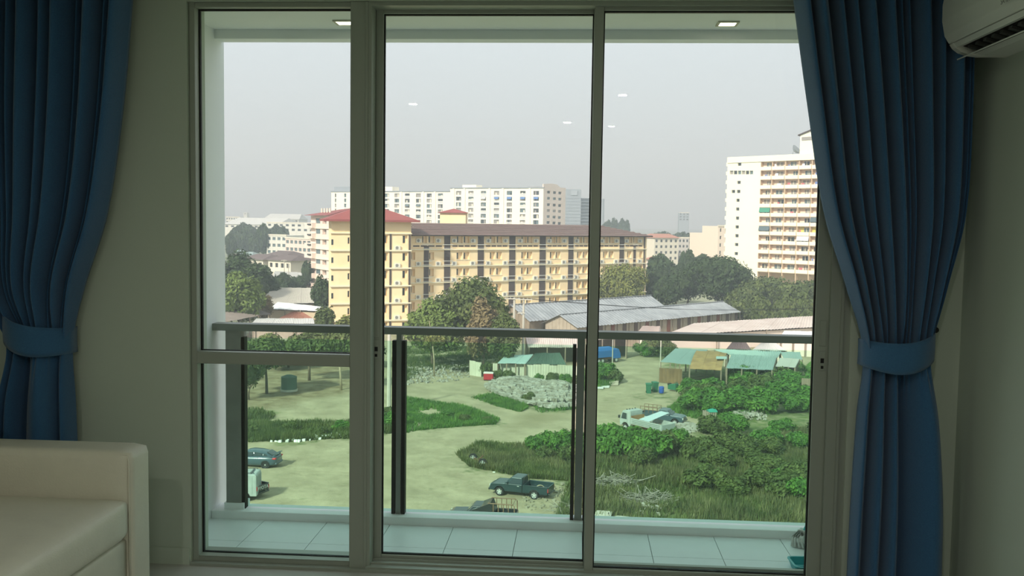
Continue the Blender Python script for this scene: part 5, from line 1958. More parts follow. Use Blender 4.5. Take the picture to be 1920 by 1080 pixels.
# greenhouse
G_ = [(-1.95, 1.02, 1.03, .70), (-1.35, 1.02, 1.30, .66), (-.7, 1.0, 1.42, .63), (.0, 1.0, 1.45, .62), (.45, .98, 1.38, .63), (1.15, .96, .985, .70)]
secs = []
for x, zb, zt_, hw in G_:
    lp = [(-hw * 1.14, zb - .04), (-hw * 1.08, zb + (zt_ - zb) * .3), (-hw * .98, zb + (zt_ - zb) * .85), (-hw * .8, zt_), (0, zt_ + .03)]
    lp = lp + [(-a, z) for a, z in lp[::-1][1:]]
    secs.append([(x, a, z) for a, z in lp])
gh = MB().loft(secs).build('roof', M_BLUEG, sd, True)
for sg in (-1, 1):
    for pts in ([(-1.55, 1.05), (-1.38, 1.22), (-1.2, 1.27), (-1.12, 1.05)], [(-1.06, 1.05), (-1.06, 1.28), (-.35, 1.36), (-.30, 1.03)], [(-.22, 1.03), (-.22, 1.36), (.40, 1.30), (.80, 1.02)]):
        def yo(x, z):
            return sg * (.755 - (z - 1.02) * .24)
        P = [(x, yo(x, z), z) for x, z in pts]
        MB().prism(P, (0, sg * .012, 0)).build('side_window', M_GLASSD, gh)
    bx('tail_light', M_TAIL, sd, -2.27, -1.98, sg * .72 - .14, sg * .72 + .14, .80, .93, .03)
    bx('headlight', M_HEAD, sd, 1.95, 2.18, sg * .62 - .14, sg * .62 + .14, .60, .72, .03)
    bx('side_mirror', M_BLUEG, sd, .62, .82, sg * .93 - .09, sg * .93 + .09, 1.0, 1.13, .03)
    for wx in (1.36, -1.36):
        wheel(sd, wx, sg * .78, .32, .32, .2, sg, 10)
        MB().cyl((wx, sg * .80, .33), (wx, sg * .873, .33), .385, 20).build('wheel_well_shade', M_BLKPAINT, sd)  # black disc colours in the wheel-well shade, the body has no arch cut
MB().prism([(-1.87, -.5, 1.07), (-1.40, -.5, 1.30), (-1.40, .5, 1.30), (-1.87, .5, 1.07)], (-.03, 0, .06)).build('rear_window', M_GLASSD, gh)
sp_ = MB().prism([(-2.30, -.66, 1.20), (-2.02, -.66, 1.17), (-2.02, -.66, 1.20), (-2.30, -.66, 1.24)], (0, 1.32, 0)).build('spoiler', M_BLUEG, sd)
for sg in (-1, 1):
    MB().box(-2.2, -2.1, sg * .5 - .03, sg * .5 + .03, 1.02, 1.19).build('spoiler_foot', M_BLUEG, sp_)
bx('rear_bumper', M_BLUEG, sd, -2.32, -2.15, -.72, .72, .32, .50, .04)
stand(sd, 440, 874, 498, 877, 1.36, -1.36, .78)

# white panel van and the pickup behind it
vn = emp('panel_van', (0, 0, 0), label='white panel van with roof rails behind the grey balcony column', cat='van')
ol = arch_profile([(2.2, .4), (2.25, .9), (2.0, 1.1), (1.45, 1.95), (1.1, 2.05), (-2.2, 2.05), (-2.3, 1.95), (-2.32, .4)], [-1.4, 1.35], .34, .42)
o_ = side_prism(ol, 1.75).build('body', M_WTRUCK, vn)
bevel_mesh(o_.data, .05, 2)
for sg in (-1, 1):
    MB().tube([(-2.1, sg * .7, 2.05), (-2.1, sg * .7, 2.14), (.9, sg * .7, 2.14), (.9, sg * .7, 2.05)], .025, 6).build('roof_rail', M_BLKPAINT, vn)
    for k in range(5):
        bx('side_rib', M_WTRUCK, vn, -2.0 + .45 * k, -1.9 + .45 * k, sg * .875 - .02, sg * .875 + .02, .6, 1.9)
    bx('side_window', M_GLASSD, vn, .6, 1.3, sg * .88 - .012, sg * .88 + .012, 1.25, 1.8)
    bx('tail_light', M_TAIL, vn, -2.35, -2.3, sg * .78 - .05, sg * .78 + .05, .8, 1.1)
    for wx in (-1.4, 1.35):
        wheel(vn, wx, sg * .78, .34, .34, .2, sg)
for k in range(3):
    bx('rear_door_rib', M_WTRUCK, vn, -2.36, -2.32, -.7 + .55 * k, -.55 + .55 * k, .6, 1.85)
bx('ladder', M_BLKPAINT, vn, -1.9, -1.8, -.6, .6, 2.08, 2.14)
MB().prism([(2.06, -.75, 1.12), (1.50, -.75, 1.90), (1.50, .75, 1.90), (2.06, .75, 1.12)], (.02, 0, .02)).build('windscreen', M_GLASSD, vn)
q = aZ(476, 893, GZ + 2.0)
vn.rotation_euler.z = PI + .12
vn.location = (q.x - 2.3, q.y + .85, GZ)
p3 = pickup('pickup_truck', 'black pickup with lettering on its tailgate beside the white van', M_BLKPAINT, 'TOYOTA')
q = aZ(499, 915, GZ + .8)
p3.rotation_euler.z = PI - .45
p3.location = (q.x - 2.62, q.y + 1.10, GZ)

# white flatbed lorry, with a dark pickup beyond
tk = emp('flatbed_truck', (0, 0, 0), label='old white cab-over lorry with an open grey cargo bed', cat='truck')
ol = arch_profile([(2.9, .55), (2.95, 1.1), (2.72, 1.75), (2.5, 2.12), (2.2, 2.2), (1.45, 2.2), (1.4, 1.9), (1.38, .6)], [2.15], .42, .52)
o_ = side_prism(ol, 1.75).build('cab', M_WTRUCK, tk)
bevel_mesh(o_.data, .05, 2)
MB().prism([(2.97, -.78, 1.15), (2.70, -.78, 1.85), (2.70, .78, 1.85), (2.97, .78, 1.15)], (.03, 0, .01)).build('windscreen', M_GLASSD, o_)
for sg in (-1, 1):
    MB().prism([(2.72, sg * .875, 1.28), (2.52, sg * .875, 1.9), (1.95, sg * .875, 1.9), (1.95, sg * .875, 1.28)], (0, sg * .012, 0)).build('side_window', M_GLASSD, o_)
    bx('side_mirror', M_BLKPAINT, tk, 2.85, 2.95, sg * 1.0 - .1, sg * 1.0 + .08, 1.3, 1.6)
    bx('door_line', M_BLKPAINT, tk, 1.84, 1.86, sg * .878 - .006, sg * .878 + .006, .8, 1.95)
    for wx in (2.15, -1.5):
        wheel(tk, wx, sg * .72, .40, .40, .24, sg, 6)
    wall_ = bx('bed_side', M_WTRUCK, tk, -2.9, 1.25, sg * .95 - .03, sg * .95 + .03, .95, 1.55)
    for k in range(3):
        bx('bed_rib', mat('grey_rib', (.16, .18, .165), .6), wall_, -2.7, 1.05, sg * .985 - .012, sg * .985 + .012, 1.05 + .16 * k, 1.10 + .16 * k)
bx('bed_floor', M_WOOD, tk, -2.9, 1.25, -.93, .93, .88, .95)
bx('bed_front_board', M_RUST, tk, 1.19, 1.25, -.93, .93, .95, 1.75)
bx('tailgate', M_WTRUCK, tk, -2.95, -2.9, -.93, .93, .95, 1.5)
bx('chassis', M_CHAS, tk, -2.9, 2.6, -.45, .45, .55, .88)
for k in range(4):
    MB().cyl((2.2, -.6 + .4 * k, 2.19), (2.2, -.6 + .4 * k, 2.28), .06, 8).build('roof_marker', M_BLKPAINT, tk)
for sg in (-1, 1):
    MB().bar((-2.4, sg * .9, .35), (-2.0, sg * .9, .85), .06).build('underrun_bar', M_CHAS, tk)
    MB().bar((-.9, sg * .88, .50), (1.0, sg * .88, .50), .08).build('side_guard', M_CHAS, tk)
stand(tk, 1165, 805, 1229, 821, 2.15, -1.5, .84)
bd = emp('pale_board', (0, 0, 0), label='pale blue-grey board leaning on the cargo bed of the white lorry', cat='board')
bd.location = tk.location + Vector((0, 0, 0))
bd.rotation_euler = tk.rotation_euler
MB().prism([(.2, .9, 1.56), (-1.15, .9, 1.56), (-2.0, -1.1, 2.35), (-.9, -1.1, 2.35)], (0, 0, .03)).build('sheet', mat('pale_blue_board', (.40, .48, .50), .5), bd)
p4 = pickup('pickup_truck', 'dark pickup with welded cage rails parked beyond the white lorry', M_BLUEG)
q = aZ(1243, 797)
p4.rotation_euler.z = math.radians(-22)
p4.location = (q.x + .2, q.y + 1.2, GZ)
for y in (-.72, .72):
    for z_ in (1.35, 1.7):
        MB().tube([(-.55, y, z_), (-2.42, y, z_)], .03, 6).build('cage_rail', M_FRAMEB, p4)
    for k in range(5):
        MB().tube([(-.55 - .465 * k, y, 1.0), (-.55 - .465 * k, y, 1.7)], .03, 6).build('cage_post', M_FRAMEB, p4)
ld = emp('salvage_load', (0, 0, 0), label='rusty salvaged timber heaped in the bed of the white lorry', cat='timber')
ld.location = tk.location
ld.rotation_euler = tk.rotation_euler
rd = random.Random(2)
for k in range(12):
    x = rd.uniform(-2.4, .9)
    MB().bar((x, rd.uniform(-.8, .2), rd.uniform(1.0, 1.35)), (x + rd.uniform(-.7, .7), rd.uniform(0, .8), rd.uniform(1.0, 1.4)), .14, .06).build('plank', (M_RUST, M_WOODL, M_WOOD)[k % 3], ld)

# blue covered lorry at the end of the lane
bt = emp('covered_truck', (0, 0, 0), label='lorry under a bright blue tarpaulin at the side of the lane', cat='truck')
M_BLUET = mat('blue_tarpaulin', (.02, .14, .42), .6, var=.15, vscale=2)
secs = [[(x, y, z) for y, z in ((-.95, .9), (-.97, 1.9), (-.75, 2.3), (0, 2.42), (.75, 2.3), (.97, 1.9), (.95, .9))] for x in (-2.4, -1.2, 0, 1.1)]
MB().loft(secs).build('tarpaulin', M_BLUET, bt)
o_ = side_prism([(1.2, .6), (1.2, 2.05), (2.3, 2.05), (2.7, 1.3), (2.75, .6)], 1.8).build('cab', M_BLUET, bt)
bevel_mesh(o_.data, .06, 2)
MB().prism([(2.72, -.75, 1.3), (2.40, -.75, 1.95), (2.40, .75, 1.95), (2.72, .75, 1.3)], (.02, 0, .02)).build('windscreen', M_GLASSD, o_)
bx('chassis', M_CHAS, bt, -2.4, 2.5, -.5, .5, .5, .9)
bx('awning_board', mat('pale_blue_sheet', (.25, .50, .60), .6), bt, -2.2, -.6, .95, 1.5, 1.35, 1.40)
for sg in (-1, 1):
    for wx in (1.9, -1.5, -.75):
        wheel(bt, wx, sg * .75, .40, .40, .25, sg, 6)
stand(bt, 1156, 679, 1122, 682, 1.9, -1.5, -.84)

# loose axle with two wheels in the grass
axl = emp('wheel_axle', (0, 0, 0), label='loose axle with two pale wheels lying in the grass', cat='axle')
A, B = aZ(887, 867), aZ(905, 877)
d = B - A
axl.location = ((A.x + B.x) / 2, (A.y + B.y) / 2, GZ)
hl = d.length / 2
hd = Vector((d.x / 2, d.y / 2, .40))
for sx_ in (-1, 1):
    w_o = wheel(axl, sx_ * hd.x, sx_ * hd.y, .40, .40, .2, -1, 5)
    w_o.rotation_euler.z = -.25
MB().bar((-hd.x, -hd.y + .1, .40), (hd.x, hd.y + .1, .40), .1, .12).build('axle_beam', M_CHAS, axl)
MB().tube([(0, .3, .40), (.3, -.2, .7), (.5, -.3, .95)], .05, 6).build('drawbar', M_CHAS, axl)

# ------------------------------------------------------------------ small things in the yard
M_BIN = mat('green_bin_plastic', (.03, .14, .08), .5)
BIN = None


def bin_parts(r):
    secs = [rr(.24, .27, .04, 0), rr(.30, .34, .05, .95), rr(.33, .37, .05, .96), rr(.33, .37, .05, 1.0)]
    MB().loft(secs).build('body', M_BIN, r)
    MB().loft([rr(.34, .38, .06, 1.0), rr(.33, .36, .06, 1.06), rr(.22, .25, .05, 1.1)]).build('lid', M_BIN, r)
    MB().cyl((-.28, .30, .1), (.28, .30, .1), .1, 10).build('wheel_axle', M_TYRE, r)
    MB().tube([(-.25, .38, .95), (-.25, .46, .95), (.25, .46, .95), (.25, .38, .95)], .025, 6).build('handle', M_BIN, r)


for k, (px, py, lb) in enumerate(((1216, 737, 'green wheeled bin with its lid shut standing on the open sand'), (1228, 734, 'green wheeled bin standing against the rusty fence'), (1254, 731, 'green wheeled bin toppled on its side by the rusty fence'))):
    p = aZ(px, py)
    b_ = emp('wheeled_bin', (p.x, p.y, GZ), .3 * k, label=lb, cat='bin', group='green wheeled bins')
    bin_parts(b_)
    b_.scale = (1.15, 1.15, 1.15)
    if k == 2:
        b_.rotation_euler = (PI / 2 * .93, 0, .9)
        b_.location.z = GZ + .42
p = aZ(1240, 737)
br = emp('barrel', (p.x, p.y, GZ), label='blue plastic barrel beside the green bins', cat='barrel')
MB().loft([[(r_ * math.cos(2 * PI * i / 14), r_ * math.sin(2 * PI * i / 14), z) for i in range(14)] for r_, z in ((.26, 0), (.30, .05), (.32, .25), (.335, .3), (.32, .35), (.32, .6), (.335, .65), (.30, .8), (.26, .84))]).build('drum', mat('blue_barrel', (.02, .08, .36), .45), br)
MB().cyl((.1, .1, .84), (.1, .1, .88), .05, 8).build('bung', M_BLACK, br)
p = aZ(916, 713)
rb = emp('red_box', (p.x, p.y, GZ), label='red storage box with a white rim by the cream fence', cat='box')
w_ = 18 * p.y / F_PX / 2
bx('tub', mat('red_paint', (.42, .02, .035), .5), rb, -w_, w_, -.45, .45, .12, .95, .03)
bx('rim', mat('white_rim', (.78, .70, .66), .5), rb, -w_ * 1.05, w_ * 1.05, -.5, .5, .95, 1.08, .02)
for sx_ in (-1, 1):
    bx('foot', M_BLACK, rb, sx_ * w_ * .8 - .08, sx_ * w_ * .8 + .08, -.4, .4, 0, .13)
p = aZ(1330, 783)
ct = emp('wire_crate', (p.x, p.y, GZ), .2, label='pale slatted crate with green netting in the grass', cat='crate')
for k in range(6):
    bx('slat', M_WOODL, ct, -.6 + .22 * k, -.48 + .22 * k, -.42, -.38, 0, .75)
    bx('slat', M_WOODL, ct, -.6 + .22 * k, -.48 + .22 * k, .38, .42, 0, .75)
for sg in (-1, 1):
    for z_ in (.1, .62):
        bx('rail', M_WOODL, ct, -.62, .64, sg * .44 - .02, sg * .44 + .02, z_, z_ + .08)
    bx('end_board', M_WOODL, ct, sg * .62 - .02, sg * .62 + .02, -.42, .42, 0, .7)
MB().loft([[(x, y, .7 + .25 * math.sin(PI * (y + .5)) * (1 + .3 * math.sin(5 * x))) for y in (-.5, -.2, .1, .5)] + [(x, y, .68) for y in (.5, -.5)] for x in (-.2, .1, .4, .75)]).build('netting', mat('green_net', (.03, .26, .19), .8), ct)
nt_ = emp('netting_heap', (0, 0, 0), label='crumpled green netting spilled in the grass beside the slatted crate', cat='netting')
p = aZ(1350, 768)
nt_.location = (p.x, p.y, GZ)
vs, fs = [], []
for j in range(9):
    for i in range(17):
        x, y = -1.6 + .2 * i, -.8 + .2 * j
        e = max(0, 1 - (x / 1.6) ** 2) * max(0, 1 - (y / .8) ** 2)
        vs.append((x + .1 * noise.noise(Vector((x * 3, y * 3, 4))), y, -.05 + .5 * e * (.6 + noise.noise(Vector((x * 2.2, y * 2.5, 1))))))
for j in range(8):
    for i in range(16):
        a = j * 17 + i
        fs.append((a, a + 1, a + 18, a + 17))
MB().poly(vs, fs).build('net', mat('green_net', (.03, .26, .19), .8), nt_)
# boards dumped by the lane
for k, (px, py, m_, lb) in enumerate(((1133, 727, M_PALEROOF, 'white crumpled sheet dumped beside the lane'), (1150, 722, M_WOODL, 'tan board leaning on shrubs beside the lane'), (1122, 729, M_PALEROOF, 'small grey sheet dumped flat beside the lane'))):
    p = aZ(px, py)
    o_ = MB().prism([(-.6, -.4, .05), (.6, -.5, .08), (.7, .4, .5 if k == 1 else .2), (-.5, .5, .35 if k == 1 else .1)], (0, 0, .05)).build('dumped_board', m_, None, loc=(p.x, p.y, GZ))
    tag(o_, lb, 'board')
# discarded pale cabinets at the foot of the building
for k, (px, py, w_, lb) in enumerate(((1131, 962, 1.15, 'discarded pale enamel cabinet lying on its back, the larger of two'), (1166, 972, 1.0, 'discarded pale enamel cabinet lying on its back, the smaller of two'))):
    p = aZ(px, py, GZ + .55)
    c_ = emp('discarded_cabinet', (p.x, p.y, GZ), -.12, label=lb, cat='cabinet', group='discarded cabinets')
    b0 = bx('carcass', mat('pale_enamel', (.66, .62, .52), .5, var=.12, vscale=3), c_, -w_ / 2, w_ / 2, -.75, .75, 0, .5, .05)
    bx('door_panel', mat('pale_enamel2', (.58, .53, .43), .5, var=.15, vscale=3), c_, -w_ / 2 + .1, w_ / 2 - .1, -.64, .64, .5, .54, .02)
    bx('handle', M_BLACK, c_, w_ / 2 - .22, w_ / 2 - .18, -.2, .2, .54, .58)

# dead branches
M_STICK = mat('dead_wood', (.34, .31, .25), .9, var=.4, vscale=2)
for k, (px, py, wx, n_, lb) in enumerate(((1150, 908, 2.6, 90, 'long low heap of grey dead branches with one branch sticking out'), (1212, 940, 2.3, 150, 'tangled round heap of grey dead branches in dry grass'), (1060, 962, 1.4, 24, 'small heap of dead branches at the foot of the railing post'))):
    p = aZ(px, py)
    r_ = emp('branch_heap', (p.x, p.y, GZ), label=lb, cat='branches')
    rd = random.Random(30 + k)
    mb = MB()
    for _ in range(n_):
        a, b_ = rd.uniform(0, 2 * PI), rd.uniform(.2, 1) ** .7
        c = Vector((b_ * wx * math.cos(a) * .8, b_ * .9 * math.sin(a), rd.uniform(.05, .75 - .5 * b_)))
        dd = Vector((rd.gauss(0, 1), rd.gauss(0, .6), rd.gauss(0, .35))).normalized() * rd.uniform(.4, 1.1)
        mb.tube([c - dd, c + Vector((0, 0, rd.uniform(-.05, .12))), c + dd], .04, 4, [.028, .022, .010])
    o_ = mb.build('branches', M_STICK, r_)
    if k == 0:
        MB().tube([(1.2, -.3, .2), (2.4, 0, .45), (3.4, .3, .75)], .05, 5, [.07, .05, .03]).build('long_branch', M_STICK, r_)

# rubble heap
def rubble(name, poly, h, n_, size, seed, label, m_, pale):
    P = gpoly(poly)
    cx_, cy_ = sum(p[0] for p in P) / len(P), sum(p[1] for p in P) / len(P)
    rd = random.Random(seed)
    x0, x1 = min(p[0] for p in P), max(p[0] for p in P)
    y0, y1 = min(p[1] for p in P), max(p[1] for p in P)
    mb = MB((cx_, cy_, GZ))

    def hh(x, y):
        e = 1.0
        for t in (.72, .86, 1):
            if not pip(cx_ + (x - cx_) / t, cy_ + (y - cy_) / t, P):
                e -= .33
        return GZ + max(0, e) * h * (.7 + .5 * noise.noise(Vector((x * .3, y * .3, seed)))) + .05
    k = 0
    while k < n_:
        x, y = rd.uniform(x0, x1), rd.uniform(y0, y1)
        if not pip(x, y, P):
            continue
        k += 1
        s_ = size * rd.uniform(.4, 1.5) ** 1.3
        z = hh(x, y)
        c = Vector((x, y, z))
        vs = []
        for q in ((-1, -1, -1), (1, -1, -1), (1, 1, -1), (-1, 1, -1), (-1, -1, 1), (1, -1, 1), (1, 1, 1), (-1, 1, 1)):
            vs.append(c + Vector((q[0] * rd.uniform(.5, 1) * s_, q[1] * rd.uniform(.5, 1) * s_, q[2] * rd.uniform(.4, .8) * s_)))
        mb.poly(vs, [(0, 3, 2, 1), (4, 5, 6, 7), (0, 1, 5, 4), (1, 2, 6, 5), (2, 3, 7, 6), (3, 0, 4, 7)])
    o_ = mb.build(name, m_, None, loc=(cx_, cy_, GZ))
    return tag(o_, label, 'rubble', kind='stuff')


M_RUB = mat('pale_rubble', (.44, .42, .36), .9, col2=(.20, .18, .13), vscale=1.3)
rubble('rubble_heap', [(908, 726), (935, 716), (985, 716), (1040, 724), (1088, 732), (1088, 764), (1030, 770), (975, 758), (930, 742)], 1.3, 3600, .22, 5, 'broad heap of pale broken rubble in front of the cream fence', M_RUB, 1)
rubble('rubble_scatter', [(1235, 800), (1290, 796), (1325, 803), (1290, 814), (1240, 812)], .3, 260, .17, 6, 'broken stones scattered behind the white lorry', M_RUB, 1)
rubble('rubble_scatter', [(760, 690), (860, 680), (900, 700), (860, 715), (760, 722)], .15, 420, .13, 7, 'loose stones scattered on the sand beside the cream fence', M_RUB, 1)
rubble('rubble_scatter', [(500, 822), (530, 820), (640, 812), (660, 818), (560, 829), (505, 829)], .08, 90, .12, 8, 'white stones along the grassy bank near the sedan', mat('white_stones', (.78, .78, .72), .8), 1)
rubble('rubble_scatter', [(870, 850), (960, 850), (1000, 880), (960, 895), (890, 880)], .05, 60, .10, 9, 'pale bits of litter in the grass near the loose axle', mat('white_stones', (.78, .78, .72), .8), 1)
rubble('rubble_scatter', [(1365, 772), (1430, 772), (1440, 788), (1370, 790)], .25, 150, .15, 10, 'stones and dry rubble among the shrubs below the crate', M_RUB, 1)
rubble('rubble_scatter', [(1100, 945), (1200, 915), (1260, 930), (1250, 965), (1120, 970)], .05, 150, .13, 11, 'stones scattered round the tangled heap of branches', M_RUB, 1)
rubble('rubble_scatter', [(985, 925), (1062, 905), (1085, 940), (1040, 962), (975, 955)], .05, 130, .10, 12, 'earth clods scattered behind the dark teal pickup', mat('clods', (.30, .27, .19), .9), 1)

# ------------------------------------------------------------------ grass
def grass_tufts(name, polys, n_, h, seed, m_, label, wmul=1.0):
    P = [gpoly(q) for q in polys]
    rd = random.Random(seed)
    xs = [p[0] for q in P for p in q]
    ys = [p[1] for q in P for p in q]
    c0 = Vector(((min(xs) + max(xs)) / 2, (min(ys) + max(ys)) / 2, GZ))
    vs, fs = [], []
    k = tries = 0
    while k < n_ and tries < n_ * 30:
        tries += 1
        x, y = rd.uniform(max(GX0, min(xs)), min(GX1, max(xs))), rd.uniform(max(GY0, min(ys)), max(ys))
        if not any(pip(x, y, q) for q in P):
            continue
        dens = .5 + .9 * noise.noise(Vector((x * .22, y * .22, seed)))
        if rd.random() > dens:
            continue
        k += 1
        z = ground_h(x, y) - .02 - c0.z
        hh = h * rd.uniform(.5, 1.4) * (.7 + .6 * max(0, dens))
        for b_ in range(4):
            a = rd.uniform(0, 2 * PI)
            dx, dy = math.cos(a), math.sin(a)
            w2 = .05 * wmul
            ln = rd.uniform(.2, .7) * hh
            ox, oy = x - c0.x + rd.uniform(-.15, .15), y - c0.y + rd.uniform(-.15, .15)
            i = len(vs)
            vs += [(ox - dy * w2, oy + dx * w2, z), (ox + dy * w2, oy - dx * w2, z), (ox + dx * ln, oy + dy * ln, z + hh * rd.uniform(.7, 1.1))]
            fs.append((i, i + 1, i + 2))
    o_ = MB().poly(vs, fs).build(name, m_, None, loc=c0)
    return tag(o_, label, 'grass', kind='stuff')


R_MEADOW = [(1085, 860), (1150, 850), (1300, 840), (1530, 800), (1620, 800), (1700, 985), (1040, 985), (1065, 915)]
grass_tufts('dry_grass', [R_MEADOW], 15000, .55, 1, L_STRAW, 'tall yellowish dry grass at the foot of the building')
grass_tufts('green_grass', [R_MEADOW], 9000, .55, 2, L_MID, 'green weeds growing through the dry grass below')
grass_tufts('meadow_grass', [[(857, 852), (900, 834), (1000, 834), (1120, 840), (1110, 905), (1050, 900), (985, 898), (930, 886), (882, 877)]], 9000, .42, 3, L_MID, 'rough green grass round the loose axle and the dark teal pickup')
grass_tufts('meadow_dry_grass', [[(857, 852), (900, 834), (1000, 834), (1120, 840), (1110, 905), (1050, 900), (985, 898), (930, 886), (882, 877)]], 5000, .45, 13, L_STRAW, 'dry grass blades mixed into the rough grass by the loose axle')
grass_tufts('bank_grass', [[(400, 797), (520, 791), (560, 795), (600, 790), (665, 791), (720, 776), (745, 770), (745, 811), (660, 821), (560, 827), (400, 831)]], 8000, .5, 4, L_MID, 'green grass on the long bank behind the sedan')
grass_tufts('patch_grass', [[(755, 744), (800, 754), (850, 758), (890, 771), (935, 787), (928, 796), (870, 799), (800, 805), (755, 813)]], 6000, .38, 5, L_BRIGHT, 'short bright grass patch between the sandy tracks')
grass_tufts('verge_grass', [[(882, 745), (950, 739), (990, 766), (975, 773), (930, 761)], [(1000, 760), (1085, 752), (1085, 767), (1010, 775)]], 2500, .35, 6, L_BRIGHT, 'grass fringe along the rubble heap')
grass_tufts('lane_grass', [[(1250, 768), (1290, 735), (1330, 720), (1420, 740), (1400, 790), (1300, 785)], [(1085, 692), (1148, 692), (1164, 715), (1140, 726), (1085, 734)]], 5000, .4, 7, L_BRIGHT, 'grass beside the lane and the toppled bin')
grass_tufts('wood_grass', [[(400, 762), (490, 769), (520, 777), (505, 788), (400, 791)], [(760, 650), (940, 650), (935, 690), (880, 700), (830, 690), (760, 715)]], 5000, .4, 8, L_MID, 'thin grass under the yard trees')

# ------------------------------------------------------------------ shrubs
BUSH = []
for k, (m_, dr) in enumerate(((L_BRIGHT, 0), (L_BRIGHT, .15), (L_MID, 0), (L_MID, .2), (L_BRIGHT, .0))):
    lb = rand_lobes(50 + k, 6, 1.6, 2.2, .1, .75)
    BUSH.append((foliage_mesh('foliage', lb, 2600, .27, 60 + k, m_, dr), trunk_mb(1.0, .05, 60 + k, 4, .7).mesh('stems', M_BARK)))


def shrub(px, py, sz, k, label, grp, hs=1.0, X_=None):
    p = aZ(px, py)
    r_ = emp('shrub', (p.x, p.y, GZ), (px * 7 + py * 3) % 6.28, label=label, cat='shrub', group=grp)
    tone = 'bright' if k in (0, 1, 4) else 'dull olive'
    size_ = 'large' if sz > 1.15 else ('small' if sz < .8 else 'middling')
    r_['label'] = size_ + ' ' + tone + ' ' + label
    f_, s_ = BUSH[k % 5]
    put('foliage', f_, r_, scale=(sz, sz, sz * hs))
    put('stems', s_, r_, scale=(sz, sz, sz * hs))
    return r_


sh = [(1125, 850, 1.1, 0), (1150, 856, 1.25, 1), (1183, 858, 1.2, 4), (1215, 862, 1.15, 0), (1247, 856, 1.0, 2), (1275, 852, 1.0, 1), (1140, 835, .8, 4), (1300, 862, .9, 3), (1230, 838, .7, 0), (1200, 876, .8, 2)]
for a in sh:
    shrub(*a, 'shrub in the hedge in front of the white lorry', 'hedge in front of the white lorry')
for a in ((1010, 850, .8, 0), (1043, 853, .9, 4), (1072, 850, .95, 1), (1065, 868, .7, 2), (1095, 860, .8, 0), (1020, 862, .55, 3)):
    shrub(*a, 'young bush on the rough grass behind the dark teal pickup', 'bushes behind the dark teal pickup')
rd = random.Random(77)
for i in range(26):
    px = 1290 + 236 * ((i * .618) % 1) + rd.uniform(-8, 8)
    py = rd.uniform(722, 775)
    shrub(px, py, rd.uniform(.95, 1.5), rd.randrange(5), 'dense shrub in the thicket below the teal roofs', 'thicket below the teal roofs', .8)
for i in range(24):
    px = 1320 + 215 * ((i * .618) % 1) + rd.uniform(-8, 8)
    py = rd.uniform(800, 950)
    shrub(px, py, rd.uniform(.7, 1.15), rd.choice((0, 1, 2, 2, 3, 3)), 'shrub standing in the tall grass below the thicket', 'shrubs in the tall grass', .75)
for a in ((1555, 830, 1.4, 2), (1580, 780, 1.5, 3), (1600, 900, 1.3, 1), (1560, 740, 1.4, 0), (1620, 840, 1.4, 2)):
    shrub(*a, 'shrub in the tall grass hidden behind the door frame', 'shrubs behind the door frame')
for a in ((1008, 717, .5, 0), (1035, 719, .62, 2), (1060, 721, .6, 1), (1082, 723, .55, 2)):
    shrub(*a, 'bushy weed growing against the cream fence above the rubble', 'weeds against the cream fence')
for a in ((912, 706, .8, 2), (935, 712, .6, 3), (955, 714, .6, 2)):
    shrub(*a, 'creeper bush beside the red box at the cream fence', 'creepers by the red box')
for a in ((1125, 712, 1.0, 1), (1140, 716, 1.1, 0), (1155, 718, .8, 2)):
    shrub(*a, 'shrub on the lane side in front of the blue lorry', 'lane side shrubs')
for a in ((1208, 668, 1.0, 0), (1225, 668, 1.3, 2), (1245, 664, 1.1, 3), (1255, 672, 1.0, 2)):
    shrub(*a, 'roadside shrub opposite the blue lorry', 'roadside shrubs')
for a in ((470, 812, .55, 2), (545, 808, .6, 3), (600, 815, .5, 2), (640, 806, .6, 0), (733, 800, .9, 0), (735, 785, .8, 2)):
    shrub(*a, 'weed clump on the grassy bank behind the sedan', 'weed clumps on the bank', .7)
for a in ((840, 780, .5, 0), (870, 788, .45, 2), (915, 790, .4, 3)):
    shrub(*a, 'weed tuft in the grass patch between the tracks', 'weed tufts between the tracks', .6)
shrub(993, 757, .6, 3, 'single weed growing out of the rubble heap', 'rubble weeds')

for a in ((1392, 560, 60), (1430, 556, 62), (1470, 556, 60), (1508, 553, 60), (1545, 553, 60)):
    tree(a[0], 196 if a[0] > 1420 else 212, a[1], a[2], L_MID, 'low bushy tree filling the gap behind the broad pinkish roof', 'low trees behind the pinkish roof', seed=a[0] % 17, lib='low', n_=3600, leaf=.55, z0f=.02, trunkh=1.0)
# palm-like plant by the pale grey roof
p = aZ(1508, 716)
pl = emp('palm', (p.x, p.y, GZ), label='feathery green palm at the end of the teal roofs', cat='palm')
MB().tube([(0, 0, -.1), (.1, 0, 1.6)], .16, 8).build('trunk', M_BARK, pl)
rd = random.Random(5)
for k in range(18):
    a = 2 * PI * k / 18 + rd.uniform(-.15, .15)
    L_ = rd.uniform(2.2, 3.4)
    el = rd.uniform(.35, 1.25)
    pts = []
    for i in range(8):
        t = i / 7
        rr_ = L_ * t * math.cos(el) * (1 + .2 * t)
        pts.append(Vector((.1 + rr_ * math.cos(a), rr_ * math.sin(a), 1.5 + L_ * t * math.sin(el) - 1.5 * t * t)))
    mb = MB().tube(pts, .03, 4, [.04 - .004 * i for i in range(8)])
    for i in range(1, 8):
        d = (pts[i] - pts[i - 1]).normalized()
        sd_ = d.cross(Vector((0, 0, 1))).normalized()
        for q in range(3):
            b0 = pts[i - 1].lerp(pts[i], q / 3)
            for sg in (-1, 1):
                e_ = b0 + (sd_ * sg * .6 + d * .35 - Vector((0, 0, .25))) * (.9 - .5 * abs(i / 7 - .4))
                mb.poly([b0, b0 + d * .09, e_], [(0, 1, 2)])
    mb.build('frond', L_BRIGHT, pl)

